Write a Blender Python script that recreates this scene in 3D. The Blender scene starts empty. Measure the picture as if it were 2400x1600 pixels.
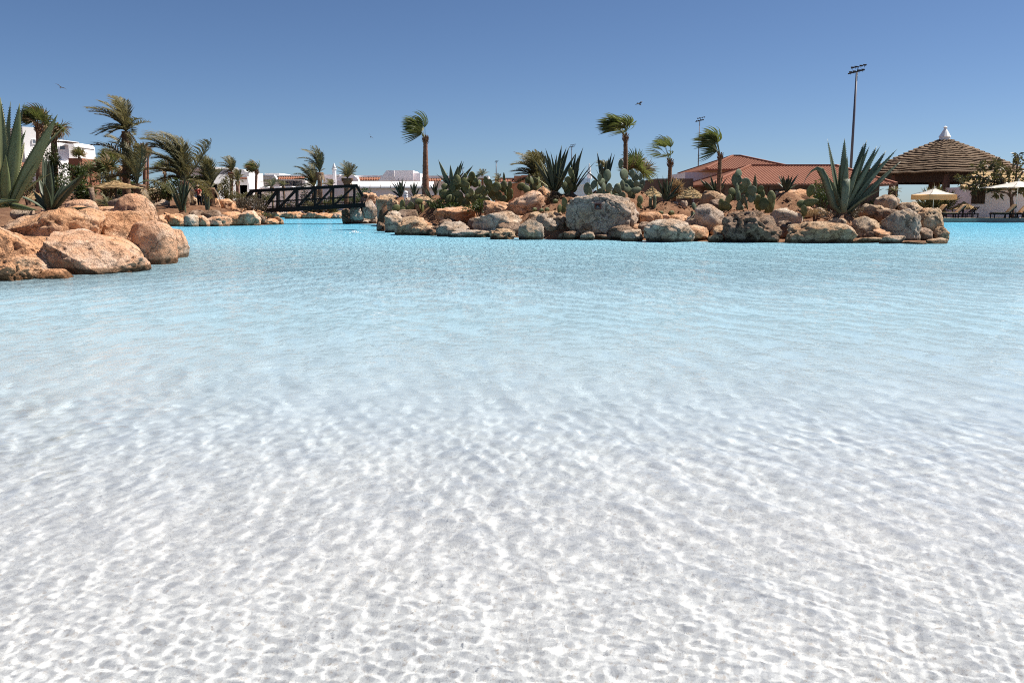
import bpy, math, random
import numpy as np
from mathutils import Vector, Matrix
random.seed(7)
S = bpy.context.scene
R = math.radians
# ---------------------------------------------------------------- camera
PITCH = R(9.15)
CAM = Vector((0, 0, 1.5))
cam = bpy.data.cameras.new('camera')
cam_o = bpy.data.objects.new('camera', cam)
S.collection.objects.link(cam_o)
S.camera = cam_o
cam.lens = 30
cam.sensor_width = 36
cam.clip_start = .05
cam.clip_end = 6000
cam_o.location = CAM
cam_o.rotation_euler = (math.pi/2 - PITCH, 0, 0)
cam.dof.use_dof = True
cam.dof.focus_distance = 38
cam.dof.aperture_fstop = 7
# ---------------------------------------------------------------- sky, sun, exposure
SUN_EL, SUN_AZ = R(55), R(72)
world = bpy.data.worlds.new('World')
S.world = world
world.use_nodes = True
wn = world.node_tree
sky = wn.nodes.new('ShaderNodeTexSky')
sky.sky_type = 'NISHITA'
sky.sun_disc = False
sky.sun_elevation = SUN_EL
sky.sun_rotation = SUN_AZ
sky.altitude = 0
sky.air_density = .65
sky.dust_density = .3
sky.ozone_density = 2
grade = wn.nodes.new('ShaderNodeMixRGB')   # clear dry air: the whole sky a little deeper blue
grade.blend_type = 'MULTIPLY'
grade.inputs[0].default_value = 1
grade.inputs[2].default_value = (.70, .805, .935, 1)
wn.links.new(sky.outputs[0], grade.inputs[1])
wn.links.new(grade.outputs[0], wn.nodes['Background'].inputs[0])
wn.nodes['Background'].inputs[1].default_value = .06
sun_l = bpy.data.lights.new('sun', 'SUN')
sun_l.energy = 5.0
sun_l.angle = R(.53)
sun_l.color = (1, .95, .88)
sun_l.cycles.is_caustics_light = True
sun_o = bpy.data.objects.new('sun', sun_l)
S.collection.objects.link(sun_o)
sun_dir = Vector((math.sin(SUN_AZ)*math.cos(SUN_EL), math.cos(SUN_AZ)*math.cos(SUN_EL), math.sin(SUN_EL)))
sun_o.rotation_euler = sun_dir.to_track_quat('Z', 'Y').to_euler()
sun_o.location = (60, 40, 90)
vs = S.view_settings
vs.view_transform = 'Standard'
vs.look = 'None'
vs.exposure = .75
vs.gamma = 1
vs.use_curve_mapping = False
S.cycles.use_denoising = False
S.cycles.pixel_filter_type = 'BLACKMAN_HARRIS'
S.cycles.filter_width = 1.05
S.cycles.max_bounces = 8
S.cycles.transparent_max_bounces = 12
S.cycles.caustics_refractive = True
S.cycles.caustics_reflective = False
S.cycles.sample_clamp_indirect = 1.2
S.cycles.sample_clamp_direct = 3
# ---------------------------------------------------------------- projection helpers (photo pixels 2400x1600 -> points at a real depth)
CP, SP = math.cos(PITCH), math.sin(PITCH)
def ray(px, py):
    u, v = (px-1200)/2000, (800-py)/2000
    return u, CP + v*SP, -SP + v*CP
def P(px, py, Y):
    x, y, z = ray(px, py)
    t = Y/y
    return Vector((x*t, Y, 1.5 + z*t))
def W(px, py, z=0):
    x, y, zz = ray(px, py)
    t = (z-1.5)/zz
    return Vector((x*t, y*t, z))
def SC(py, Y):
    return Y/ray(1200, py)[1]/2000
def crop(ox, oy, s):
    return lambda x, y: (ox + x/s, oy + y/s)
c1 = crop(0, 220, 5.225)
c2 = crop(180, 200, 4.356)
c2b = crop(160, 320, 7.838)
c2c = crop(380, 360, 8.71)
c3 = crop(480, 300, 5.113)
c4 = crop(860, 230, 4.3545)
c5 = crop(1180, 230, 4.3545)
c6 = crop(1480, 230, 4.356)
c7 = crop(1880, 260, 4.523)
c8 = crop(2080, 400, 7.35)
# ---------------------------------------------------------------- object helpers
def link(o):
    S.collection.objects.link(o)
    return o
def tag(o, label=None, cat=None, group=None, kind=None):
    if label: o['label'] = label
    if cat: o['category'] = cat
    if group: o['group'] = group
    if kind: o['kind'] = kind
    return o
def empty(name, loc, label, cat, group=None):
    o = link(bpy.data.objects.new(name, None))
    o.location = loc
    o.empty_display_size = .2
    return tag(o, label, cat, group)
def mesh(name, V, F, mats, parent=None, smooth=False, mi=None):
    me = bpy.data.meshes.new(name)
    if isinstance(V, np.ndarray): V = V.tolist()
    if isinstance(F, np.ndarray): F = F.tolist()
    me.from_pydata(V, [], F)
    for m in (mats if isinstance(mats, (list, tuple)) else [mats]):
        me.materials.append(m)
    if smooth: me.polygons.foreach_set('use_smooth', [True]*len(me.polygons))
    if mi is not None: me.polygons.foreach_set('material_index', mi)
    me.update()
    o = link(bpy.data.objects.new(name, me))
    if parent: o.parent = parent
    return o
def inst(name, me, parent, mat4=None):
    o = link(bpy.data.objects.new(name, me))
    o.parent = parent
    if mat4 is not None: o.matrix_local = mat4
    return o
class MB:
    """collects faces of ONE part"""
    def __init__(s): s.v, s.f, s.mi = [], [], []
    def add(s, V, F, m=0):
        n = len(s.v)
        s.v += [tuple(p) for p in V]
        s.f += [tuple(i+n for i in f) for f in F]
        s.mi += [m]*len(F)
        return s
    def hexa(s, p, m=0):  # 8 corners: bottom 0-3 ccw, top 4-7
        return s.add(p, [(3, 2, 1, 0), (4, 5, 6, 7), (0, 1, 5, 4), (1, 2, 6, 5), (2, 3, 7, 6), (3, 0, 4, 7)], m)
    def box(s, c, d, yaw=0, m=0):
        x, y, z = d[0]/2, d[1]/2, d[2]/2
        q = Matrix.Rotation(yaw, 3, 'Z')
        c = Vector(c)
        return s.hexa([c + q @ Vector(p) for p in ((-x,-y,-z),(x,-y,-z),(x,y,-z),(-x,y,-z),(-x,-y,z),(x,-y,z),(x,y,z),(-x,y,z))], m)
    def beam(s, a, b, w, h, up=(0, 0, 1), m=0):
        a, b = Vector(a), Vector(b)
        d = (b-a).normalized()
        u = Vector(up)
        x = d.cross(u)
        if x.length < .05: x = d.cross(Vector((0, 1, 0)))
        x.normalize()
        u = x.cross(d)
        x = x*w/2; u = u*h/2
        return s.hexa([a-x-u, a+x-u, b+x-u, b-x-u, a-x+u, a+x+u, b+x+u, b-x+u], m)
    def tube(s, pts, rad, n=8, m=0, cap=True):
        pts = [Vector(p) for p in pts]
        V = []
        for i, p in enumerate(pts):
            d = (pts[min(i+1, len(pts)-1)] - pts[max(i-1, 0)]).normalized()
            x = d.cross(Vector((.13, 1, .02)))
            if x.length < .1: x = d.cross(Vector((1, 0, 0)))
            x.normalize()
            y = x.cross(d)
            r = rad[i] if isinstance(rad, (list, tuple)) else rad
            for k in range(n):
                a = 2*math.pi*k/n
                V.append(p + (x*math.cos(a) + y*math.sin(a))*r)
        F = []
        for i in range(len(pts)-1):
            for k in range(n):
                k2 = (k+1) % n
                F.append((i*n+k, i*n+k2, (i+1)*n+k2, (i+1)*n+k))
        if cap:
            F.append(tuple(range(n-1, -1, -1)))
            F.append(tuple(range((len(pts)-1)*n, len(pts)*n)))
        return s.add(V, F, m)
    def lathe(s, prof, c=(0, 0, 0), n=20, m=0):
        c = Vector(c)
        return s.tube_rings([[c + Vector((r*math.cos(2*math.pi*k/n), r*math.sin(2*math.pi*k/n), z)) for k in range(n)] for r, z in prof], m)
    def tube_rings(s, rings, m=0, cap=True):
        n = len(rings[0])
        V = [p for r in rings for p in r]
        F = []
        for i in range(len(rings)-1):
            for k in range(n):
                k2 = (k+1) % n
                F.append((i*n+k, i*n+k2, (i+1)*n+k2, (i+1)*n+k))
        if cap:
            F.append(tuple(range(n-1, -1, -1)))
            F.append(tuple(range((len(rings)-1)*n, len(rings)*n)))
        return s.add(V, F, m)
    def make(s, name, mats, parent=None, smooth=False, origin=None):
        V = s.v
        if origin is not None:
            V = [(p[0]-origin[0], p[1]-origin[1], p[2]-origin[2]) for p in V]
        return mesh(name, V, s.f, mats, parent, smooth, s.mi if any(s.mi) else None)
# ---------------------------------------------------------------- noise (numpy gradient noise)
_rp = np.random.default_rng(11)
_perm = np.concatenate([_rp.permutation(256)]*3)
_gr = _rp.normal(size=(256, 3)); _gr /= np.linalg.norm(_gr, axis=1)[:, None]
def pnoise(p):
    p = np.asarray(p, float)
    i = np.floor(p).astype(int); f = p - i
    u = f*f*f*(f*(f*6-15)+10)
    i &= 255
    out = 0
    for dx in (0, 1):
        for dy in (0, 1):
            for dz in (0, 1):
                h = _perm[_perm[_perm[i[:, 0]+dx]+i[:, 1]+dy]+i[:, 2]+dz]
                g = _gr[h]
                d = ((f - (dx, dy, dz))*g).sum(1)
                w = (u[:, 0] if dx else 1-u[:, 0])*(u[:, 1] if dy else 1-u[:, 1])*(u[:, 2] if dz else 1-u[:, 2])
                out = out + d*w
    return out*1.5
def fbm(p, o=4, ridged=False):
    s, a, t = 0, 1, 0
    for k in range(o):
        n = pnoise(p*2**k + 17.3*k)
        s = s + a*((1-2*np.abs(n)) if ridged else n); t += a; a *= .5
    return s/t
# ---------------------------------------------------------------- materials
def mat(name, col, rough=.8, spec=.3, metal=0):
    m = bpy.data.materials.new(name)
    m.use_nodes = True
    b = m.node_tree.nodes['Principled BSDF']
    b.inputs['Base Color'].default_value = (*col, 1)
    b.inputs['Roughness'].default_value = rough
    b.inputs['Specular IOR Level'].default_value = spec
    b.inputs['Metallic'].default_value = metal
    return m
def N(nt, kind, **kw):
    n = nt.nodes.new(kind)
    for k, v in kw.items():
        if k in n.inputs.keys(): n.inputs[k].default_value = v
        else: setattr(n, k, v)
    return n
def ramp(nt, fac, stops, interp='LINEAR'):
    r = nt.nodes.new('ShaderNodeValToRGB')
    r.color_ramp.interpolation = interp
    e = r.color_ramp.elements
    while len(e) < len(stops): e.new(.5)
    for i, (p, c) in enumerate(stops):
        e[i].position = p
        e[i].color = (*c, 1) if len(c) == 3 else c
    nt.links.new(fac, r.inputs[0])
    return r.outputs[0]
def noisy(name, c0, c1, scale=4, rough=.85, bump=.3, bscale=None, detail=6, spec=.25, obj=False, dist=.05, c2=None):
    """two or three tints mixed by noise, fine bump, a little change from object to object"""
    m = mat(name, c0, rough, spec)
    nt = m.node_tree
    b = nt.nodes['Principled BSDF']
    tc = nt.nodes.new('ShaderNodeTexCoord')
    geo = nt.nodes.new('ShaderNodeNewGeometry')
    co = tc.outputs['Object'] if obj else geo.outputs['Position']
    n = N(nt, 'ShaderNodeTexNoise', Scale=scale, Detail=detail, Roughness=.6)
    nt.links.new(co, n.inputs['Vector'])
    st = [(.33, c0), (.66, c1)] if c2 is None else [(.3, c0), (.5, c1), (.68, c2)]
    col = ramp(nt, n.outputs['Fac'], st)
    oi = nt.nodes.new('ShaderNodeObjectInfo')
    hv = N(nt, 'ShaderNodeHueSaturation')
    mr = N(nt, 'ShaderNodeMapRange'); mr.inputs[3].default_value = .8; mr.inputs[4].default_value = 1.2
    nt.links.new(oi.outputs['Random'], mr.inputs[0])
    nt.links.new(mr.outputs[0], hv.inputs['Value'])
    nt.links.new(col, hv.inputs['Color'])
    nt.links.new(hv.outputs[0], b.inputs['Base Color'])
    if bump:
        n2 = N(nt, 'ShaderNodeTexNoise', Scale=bscale or scale*5, Detail=5, Roughness=.65)
        nt.links.new(co, n2.inputs['Vector'])
        bp = N(nt, 'ShaderNodeBump', Strength=bump, Distance=dist)
        nt.links.new(n2.outputs['Fac'], bp.inputs['Height'])
        nt.links.new(bp.outputs[0], b.inputs['Normal'])
    return m
def rock_mat(name, base, tint, pale, dark, grey=.3):
    m = mat(name, base, .9, .2)
    nt = m.node_tree
    b = nt.nodes['Principled BSDF']
    L = nt.links.new
    geo = nt.nodes.new('ShaderNodeNewGeometry')
    oi = nt.nodes.new('ShaderNodeObjectInfo')
    off = N(nt, 'ShaderNodeVectorMath', operation='ADD')
    sc = N(nt, 'ShaderNodeVectorMath', operation='SCALE'); sc.inputs[3].default_value = 37
    L(oi.outputs['Random'], sc.inputs[0])
    L(geo.outputs['Position'], off.inputs[0]); L(sc.outputs[0], off.inputs[1])
    co = off.outputs[0]
    n1 = N(nt, 'ShaderNodeTexNoise', Scale=1.3, Detail=7, Roughness=.62); L(co, n1.inputs['Vector'])
    n2 = N(nt, 'ShaderNodeTexNoise', Scale=6, Detail=6, Roughness=.7); L(co, n2.inputs['Vector'])
    n3 = N(nt, 'ShaderNodeTexNoise', Scale=22, Detail=4, Roughness=.7); L(co, n3.inputs['Vector'])
    c = ramp(nt, n1.outputs['Fac'], [(.32, tint), (.5, base), (.66, pale)])
    mx = N(nt, 'ShaderNodeMixRGB', blend_type='MIX')
    f2 = ramp(nt, n2.outputs['Fac'], [(.5, (0, 0, 0)), (.68, (grey, grey, grey))])
    L(f2, mx.inputs[0]); L(c, mx.inputs[1]); mx.inputs[2].default_value = (*dark, 1)
    # pits: pinholes worn into the stone
    vo = N(nt, 'ShaderNodeTexVoronoi', Scale=13); L(co, vo.inputs['Vector'])
    # dark wet line where the stone meets the water
    sep = nt.nodes.new('ShaderNodeSeparateXYZ'); L(geo.outputs['Position'], sep.inputs[0])
    ad = N(nt, 'ShaderNodeMath', operation='MULTIPLY_ADD'); L(n2.outputs['Fac'], ad.inputs[0]); ad.inputs[1].default_value = -.16; L(sep.outputs[2], ad.inputs[2])
    wet = ramp(nt, ad.outputs[0], [(.0, (.3, .28, .25)), (.035, (.4, .37, .33)), (.075, (1, 1, 1))])
    pw = ramp(nt, geo.outputs['Pointiness'], [(.44, (.5, .45, .42)), (.5, (1, 1, 1)), (.56, (1.0, 1.0, 1.0))])   # darker in concave creases
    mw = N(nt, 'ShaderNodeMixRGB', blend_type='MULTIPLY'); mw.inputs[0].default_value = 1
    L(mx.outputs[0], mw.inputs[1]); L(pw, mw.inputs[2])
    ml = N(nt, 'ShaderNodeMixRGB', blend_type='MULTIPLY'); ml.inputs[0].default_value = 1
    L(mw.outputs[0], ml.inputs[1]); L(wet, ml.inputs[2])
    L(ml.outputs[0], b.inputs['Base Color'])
    s1 = N(nt, 'ShaderNodeMath', operation='MULTIPLY_ADD'); L(n3.outputs['Fac'], s1.inputs[0]); s1.inputs[1].default_value = .45; L(n2.outputs['Fac'], s1.inputs[2])
    dn = N(nt, 'ShaderNodeMixRGB', blend_type='ADD'); dn.inputs[0].default_value = .35; L(co, dn.inputs[1]); L(n2.outputs['Color'], dn.inputs[2])
    ve = N(nt, 'ShaderNodeTexVoronoi', Scale=1.5, feature='DISTANCE_TO_EDGE'); L(dn.outputs[0], ve.inputs['Vector'])
    ck = ramp(nt, ve.outputs['Distance'], [(.0, (0, 0, 0)), (.022, (1, 1, 1))])
    ckc = ramp(nt, ve.outputs['Distance'], [(.0, (.45, .4, .36)), (.018, (1, 1, 1))])
    mc = N(nt, 'ShaderNodeMixRGB', blend_type='MULTIPLY'); mc.inputs[0].default_value = .55
    L(ml.outputs[0], mc.inputs[1]); L(ckc, mc.inputs[2]); L(mc.outputs[0], b.inputs['Base Color'])
    s0 = N(nt, 'ShaderNodeMath', operation='MULTIPLY_ADD'); L(ck, s0.inputs[0]); s0.inputs[1].default_value = .35; L(s1.outputs[0], s0.inputs[2])
    vr = ramp(nt, vo.outputs['Distance'], [(.05, (0, 0, 0)), (.3, (1, 1, 1))])
    s2 = N(nt, 'ShaderNodeMath', operation='MULTIPLY_ADD'); L(vr, s2.inputs[0]); s2.inputs[1].default_value = .12; L(s0.outputs[0], s2.inputs[2])
    bp = N(nt, 'ShaderNodeBump', Strength=1, Distance=.16); L(s2.outputs[0], bp.inputs['Height'])
    L(bp.outputs[0], b.inputs['Normal'])
    return m
def leaf_mat(name, c0, c1, trans=.35, rough=.5, scale=3, spec=.35):
    """leaf: colour from noise, light passes through it"""
    m = mat(name, c0, rough, spec)
    nt = m.node_tree
    L = nt.links.new
    b = nt.nodes['Principled BSDF']
    geo = nt.nodes.new('ShaderNodeNewGeometry')
    oi = nt.nodes.new('ShaderNodeObjectInfo')
    n = N(nt, 'ShaderNodeTexNoise', Scale=scale, Detail=4, Roughness=.6); L(geo.outputs['Position'], n.inputs['Vector'])
    ad = N(nt, 'ShaderNodeMath', operation='MULTIPLY_ADD'); L(oi.outputs['Random'], ad.inputs[0]); ad.inputs[1].default_value = .3; L(n.outputs['Fac'], ad.inputs[2])
    c = ramp(nt, ad.outputs[0], [(.4, c0), (.85, c1)])
    L(c, b.inputs['Base Color'])
    tr = nt.nodes.new('ShaderNodeBsdfTranslucent')
    hv = N(nt, 'ShaderNodeHueSaturation', Saturation=1.15, Value=1.5); L(c, hv.inputs['Color']); L(hv.outputs[0], tr.inputs['Color'])
    mx = nt.nodes.new('ShaderNodeMixShader'); mx.inputs[0].default_value = trans
    L(b.outputs[0], mx.inputs[1]); L(tr.outputs[0], mx.inputs[2])
    L(mx.outputs[0], nt.nodes['Material Output'].inputs[0])
    return m
M = dict(
    orange=rock_mat('orange_sandstone', (.7, .385, .21), (.64, .32, .16), (.78, .52, .35), (.46, .25, .14), .2),
    pink=rock_mat('pink_sandstone', (.73, .43, .265), (.67, .35, .195), (.8, .58, .43), (.46, .26, .15), .2),
    tan=rock_mat('tan_limestone', (.58, .39, .24), (.53, .3, .16), (.68, .51, .36), (.24, .17, .11), .45),
    cream=rock_mat('cream_limestone', (.62, .46, .33), (.54, .34, .21), (.74, .62, .5), (.28, .22, .17), .4),
    grey=rock_mat('grey_limestone', (.49, .38, .29), (.54, .36, .22), (.67, .55, .44), (.22, .165, .125), .5),
    blue=rock_mat('blue_grey_limestone', (.52, .4, .31), (.55, .36, .22), (.68, .55, .44), (.27, .2, .15), .5),
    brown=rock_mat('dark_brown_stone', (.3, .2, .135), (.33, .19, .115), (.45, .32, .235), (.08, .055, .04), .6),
    soil=noisy('red_brown_soil', (.12, .055, .028), (.2, .1, .052), 2.2, .95, .9, 14, c2=(.26, .15, .085), dist=.12),
    paving=noisy('pale_paving', (.42, .35, .27), (.5, .42, .34), 1.2, .85, .2),
    dryland=noisy('dry_ground', (.2, .15, .09), (.28, .2, .12), .4, .95, .4),
    white=noisy('white_render', (.8, .77, .75), (.84, .82, .8), .6, .85, 0),
    whiteshade=noisy('white_render_shade', (.84, .75, .75), (.86, .78, .78), .6, .85, 0),  # white render copy for shaded walls, pink put in so shade reads lavender
    terracotta=noisy('terracotta_tile', (.2, .08, .045), (.29, .12, .07), 5, .8, .5, 20),
    redroof=noisy('red_clay_tile', (.22, .085, .05), (.29, .12, .07), 3, .75, .4, 18),
    clay=noisy('clay_render', (.4, .2, .12), (.48, .27, .17), 1, .85, .2),
    darkclay=noisy('dark_clay_render', (.16, .085, .06), (.22, .12, .085), 1.5, .85, .2),
    glass=mat('dark_window_glass', (.14, .16, .19), .08, .5),
    metal=mat('dark_metal', (.03, .03, .035), .5, .4),
    galv=mat('galvanised_steel', (.1, .1, .13), .5, .4),
    wood=noisy('black_timber', (.008, .006, .005), (.018, .013, .01), 6, .7, .3, 30),
    brownwood=noisy('brown_timber', (.05, .03, .02), (.09, .05, .03), 8, .65, .3, 30),
    thatch=noisy('dry_thatch', (.26, .16, .075), (.4, .27, .13), 9, .9, .8, 45, c2=(.5, .36, .19)),
    thatchdark=noisy('weathered_reed', (.1, .065, .038), (.18, .118, .07), 7, .85, .8, 40, c2=(.25, .17, .105)),
    canvas=noisy('cream_canvas', (.78, .7, .6), (.82, .75, .66), 2, .8, .05),
    cushion=noisy('tan_cushion', (.5, .3, .17), (.58, .38, .23), 2, .85, .1),
    palmtrunk=noisy('palm_bark', (.1, .055, .035), (.2, .11, .065), 7, .95, 1, 22, c2=(.28, .17, .1)),
    redtrunk=noisy('reddish_palm_bark', (.16, .075, .045), (.27, .13, .08), 5, .9, .9, 18, c2=(.32, .18, .12)),
    fan=leaf_mat('fan_frond', (.045, .06, .02), (.13, .145, .05), .3),
    date=leaf_mat('date_frond', (.07, .068, .03), (.19, .165, .08), .3),
    dry=leaf_mat('dry_frond', (.2, .13, .07), (.34, .24, .13), .3),
    agave=leaf_mat('agave_leaf', (.09, .11, .068), (.165, .185, .118), .12, .5, 1.5),
    agavegreen=leaf_mat('green_agave_leaf', (.1, .125, .05), (.2, .215, .105), .18, .42, 1.5),
    agavedark=leaf_mat('dark_agave_leaf', (.032, .043, .025), (.065, .08, .045), .1, .5, 1.5),
    margin=leaf_mat('agave_cream_margin', (.38, .36, .17), (.5, .45, .22), .25, .5),
    pad=leaf_mat('cactus_pad', (.075, .09, .032), (.175, .18, .07), .1, .55, 6),
    teal=leaf_mat('blue_green_pad', (.085, .11, .065), (.16, .185, .11), .08, .55, 6),
    green=leaf_mat('shrub_leaf', (.03, .05, .013), (.085, .1, .03), .3),
    olive=leaf_mat('olive_shrub_leaf', (.06, .06, .022), (.14, .12, .05), .25),
    dull=leaf_mat('brown_shrub_leaf', (.06, .048, .03), (.13, .1, .065), .2),
    leather=leaf_mat('leathery_leaf', (.035, .045, .015), (.1, .085, .035), .2, .3),
    bark=noisy('grey_bark', (.1, .06, .045), (.18, .11, .08), 8, .9, .6),
    spine=mat('cactus_spines', (.3, .22, .1), .7),
    skin=mat('skin', (.5, .3, .2), .6),
    shirt=mat('coral_shirt_cloth', (.55, .13, .1), .9),
    jeans=mat('dark_trouser_cloth', (.02, .022, .03), .9),
    straw=mat('straw_hat', (.55, .4, .25), .9),
    rust=noisy('rusted_steel', (.12, .04, .03), (.2, .07, .045), 20, .7, .3),
    foam=mat('white_foam', (.85, .87, .88), .6),
)
# cactus pads: rows of areoles as small pale dots in the relief and colour
for k in ('pad', 'teal'):
    nt = M[k].node_tree
    tc = nt.nodes.new('ShaderNodeTexCoord')
    vo = N(nt, 'ShaderNodeTexVoronoi', Scale=7)
    nt.links.new(tc.outputs['Object'], vo.inputs['Vector'])
    b = nt.nodes['Principled BSDF']
    src = b.inputs['Base Color'].links[0].from_socket
    mx = N(nt, 'ShaderNodeMixRGB')
    fac = ramp(nt, vo.outputs['Distance'], [(.1, (.5, .5, .5)), (.2, (0, 0, 0))])
    nt.links.new(fac, mx.inputs[0]); nt.links.new(src, mx.inputs[1]); mx.inputs[2].default_value = (.3, .27, .17, 1)
    nt.links.new(mx.outputs[0], b.inputs['Base Color'])
# ---------------------------------------------------------------- ground, pool floor, water
X0, X1, Y0, Y1 = -50, 52, -6, 106
def flat_ring():
    B = 4000
    V = [(-B, -B, .3), (B, -B, .3), (B, B, .3), (-B, B, .3), (X0, Y0, .3), (X1, Y0, .3), (X1, Y1, .3), (X0, Y1, .3)]
    V += [(x, y, -2.6) for x, y in ((X0, Y0), (X1, Y0), (X1, Y1), (X0, Y1))]
    F = [(0, 1, 5, 4), (1, 2, 6, 5), (2, 3, 7, 6), (3, 0, 4, 7)] + [(4+i, 4+(i+1) % 4, 8+(i+1) % 4, 8+i) for i in range(4)]
    tag(mesh('ground', V, F, M['dryland']), kind='structure')
flat_ring()
def pool_depth(y):
    return np.interp(y, [-6, 2, 4, 8, 14, 22, 34, 60, 106], [-.19, -.19, -.2, -.33, -.6, -.95, -1.35, -1.6, -1.7])
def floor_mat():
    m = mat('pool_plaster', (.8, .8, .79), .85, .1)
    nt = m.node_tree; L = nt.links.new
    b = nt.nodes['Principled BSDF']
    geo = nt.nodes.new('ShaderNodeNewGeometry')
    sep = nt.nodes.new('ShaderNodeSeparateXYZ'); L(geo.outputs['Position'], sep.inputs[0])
    # turquoise from light absorbed in deep water, painted onto the white pebble plaster
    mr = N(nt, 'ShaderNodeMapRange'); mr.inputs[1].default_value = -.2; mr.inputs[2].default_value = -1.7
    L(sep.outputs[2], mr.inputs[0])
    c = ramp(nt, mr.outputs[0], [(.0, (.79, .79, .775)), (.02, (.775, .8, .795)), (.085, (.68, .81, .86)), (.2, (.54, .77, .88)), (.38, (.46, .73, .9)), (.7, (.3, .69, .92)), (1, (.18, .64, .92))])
    n = N(nt, 'ShaderNodeTexNoise', Scale=60, Detail=4, Roughness=.7); L(geo.outputs['Position'], n.inputs['Vector'])
    f = ramp(nt, n.outputs['Fac'], [(.58, (0, 0, 0)), (.66, (.75, .75, .75))])
    n2 = N(nt, 'ShaderNodeTexNoise', Scale=1.1, Detail=4); L(geo.outputs['Position'], n2.inputs['Vector'])
    f2 = ramp(nt, n2.outputs['Fac'], [(.4, (.93, .94, .95)), (.65, (1, 1, 1))])
    mx = N(nt, 'ShaderNodeMixRGB'); L(f, mx.inputs[0]); L(c, mx.inputs[1]); mx.inputs[2].default_value = (.45, .34, .24, 1)
    # exposed pebbles in the plaster: each grain its own shade of white and grey
    vp = N(nt, 'ShaderNodeTexVoronoi', Scale=85); L(geo.outputs['Position'], vp.inputs['Vector'])
    bw = N(nt, 'ShaderNodeRGBToBW'); L(vp.outputs['Color'], bw.inputs[0])
    f3 = ramp(nt, bw.outputs[0], [(.2, (.8, .8, .81)), (.45, (.98, .98, .98)), (.8, (1.06, 1.05, 1.03))])
    mp_ = N(nt, 'ShaderNodeMixRGB', blend_type='MULTIPLY'); mp_.inputs[0].default_value = 1; L(mx.outputs[0], mp_.inputs[1]); L(f3, mp_.inputs[2])
    ml = N(nt, 'ShaderNodeMixRGB', blend_type='MULTIPLY'); ml.inputs[0].default_value = 1
    L(mp_.outputs[0], ml.inputs[1]); L(f2, ml.inputs[2])
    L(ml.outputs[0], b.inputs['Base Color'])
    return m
ys = np.concatenate([np.arange(Y0, 20, .5), np.arange(20, Y1+.1, 2)]); ys[-1] = Y1
xs = np.linspace(X0, X1, 60)
gx, gy = np.meshgrid(xs, ys)
gz = pool_depth(gy)
idx = np.arange(gx.size).reshape(gx.shape)
def quads(idx): return np.stack([idx[:-1, :-1], idx[:-1, 1:], idx[1:, 1:], idx[1:, :-1]], -1).reshape(-1, 4)
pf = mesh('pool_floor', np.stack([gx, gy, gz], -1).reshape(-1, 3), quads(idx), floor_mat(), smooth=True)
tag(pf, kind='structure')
pf.cycles.is_caustics_receiver = True
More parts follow.
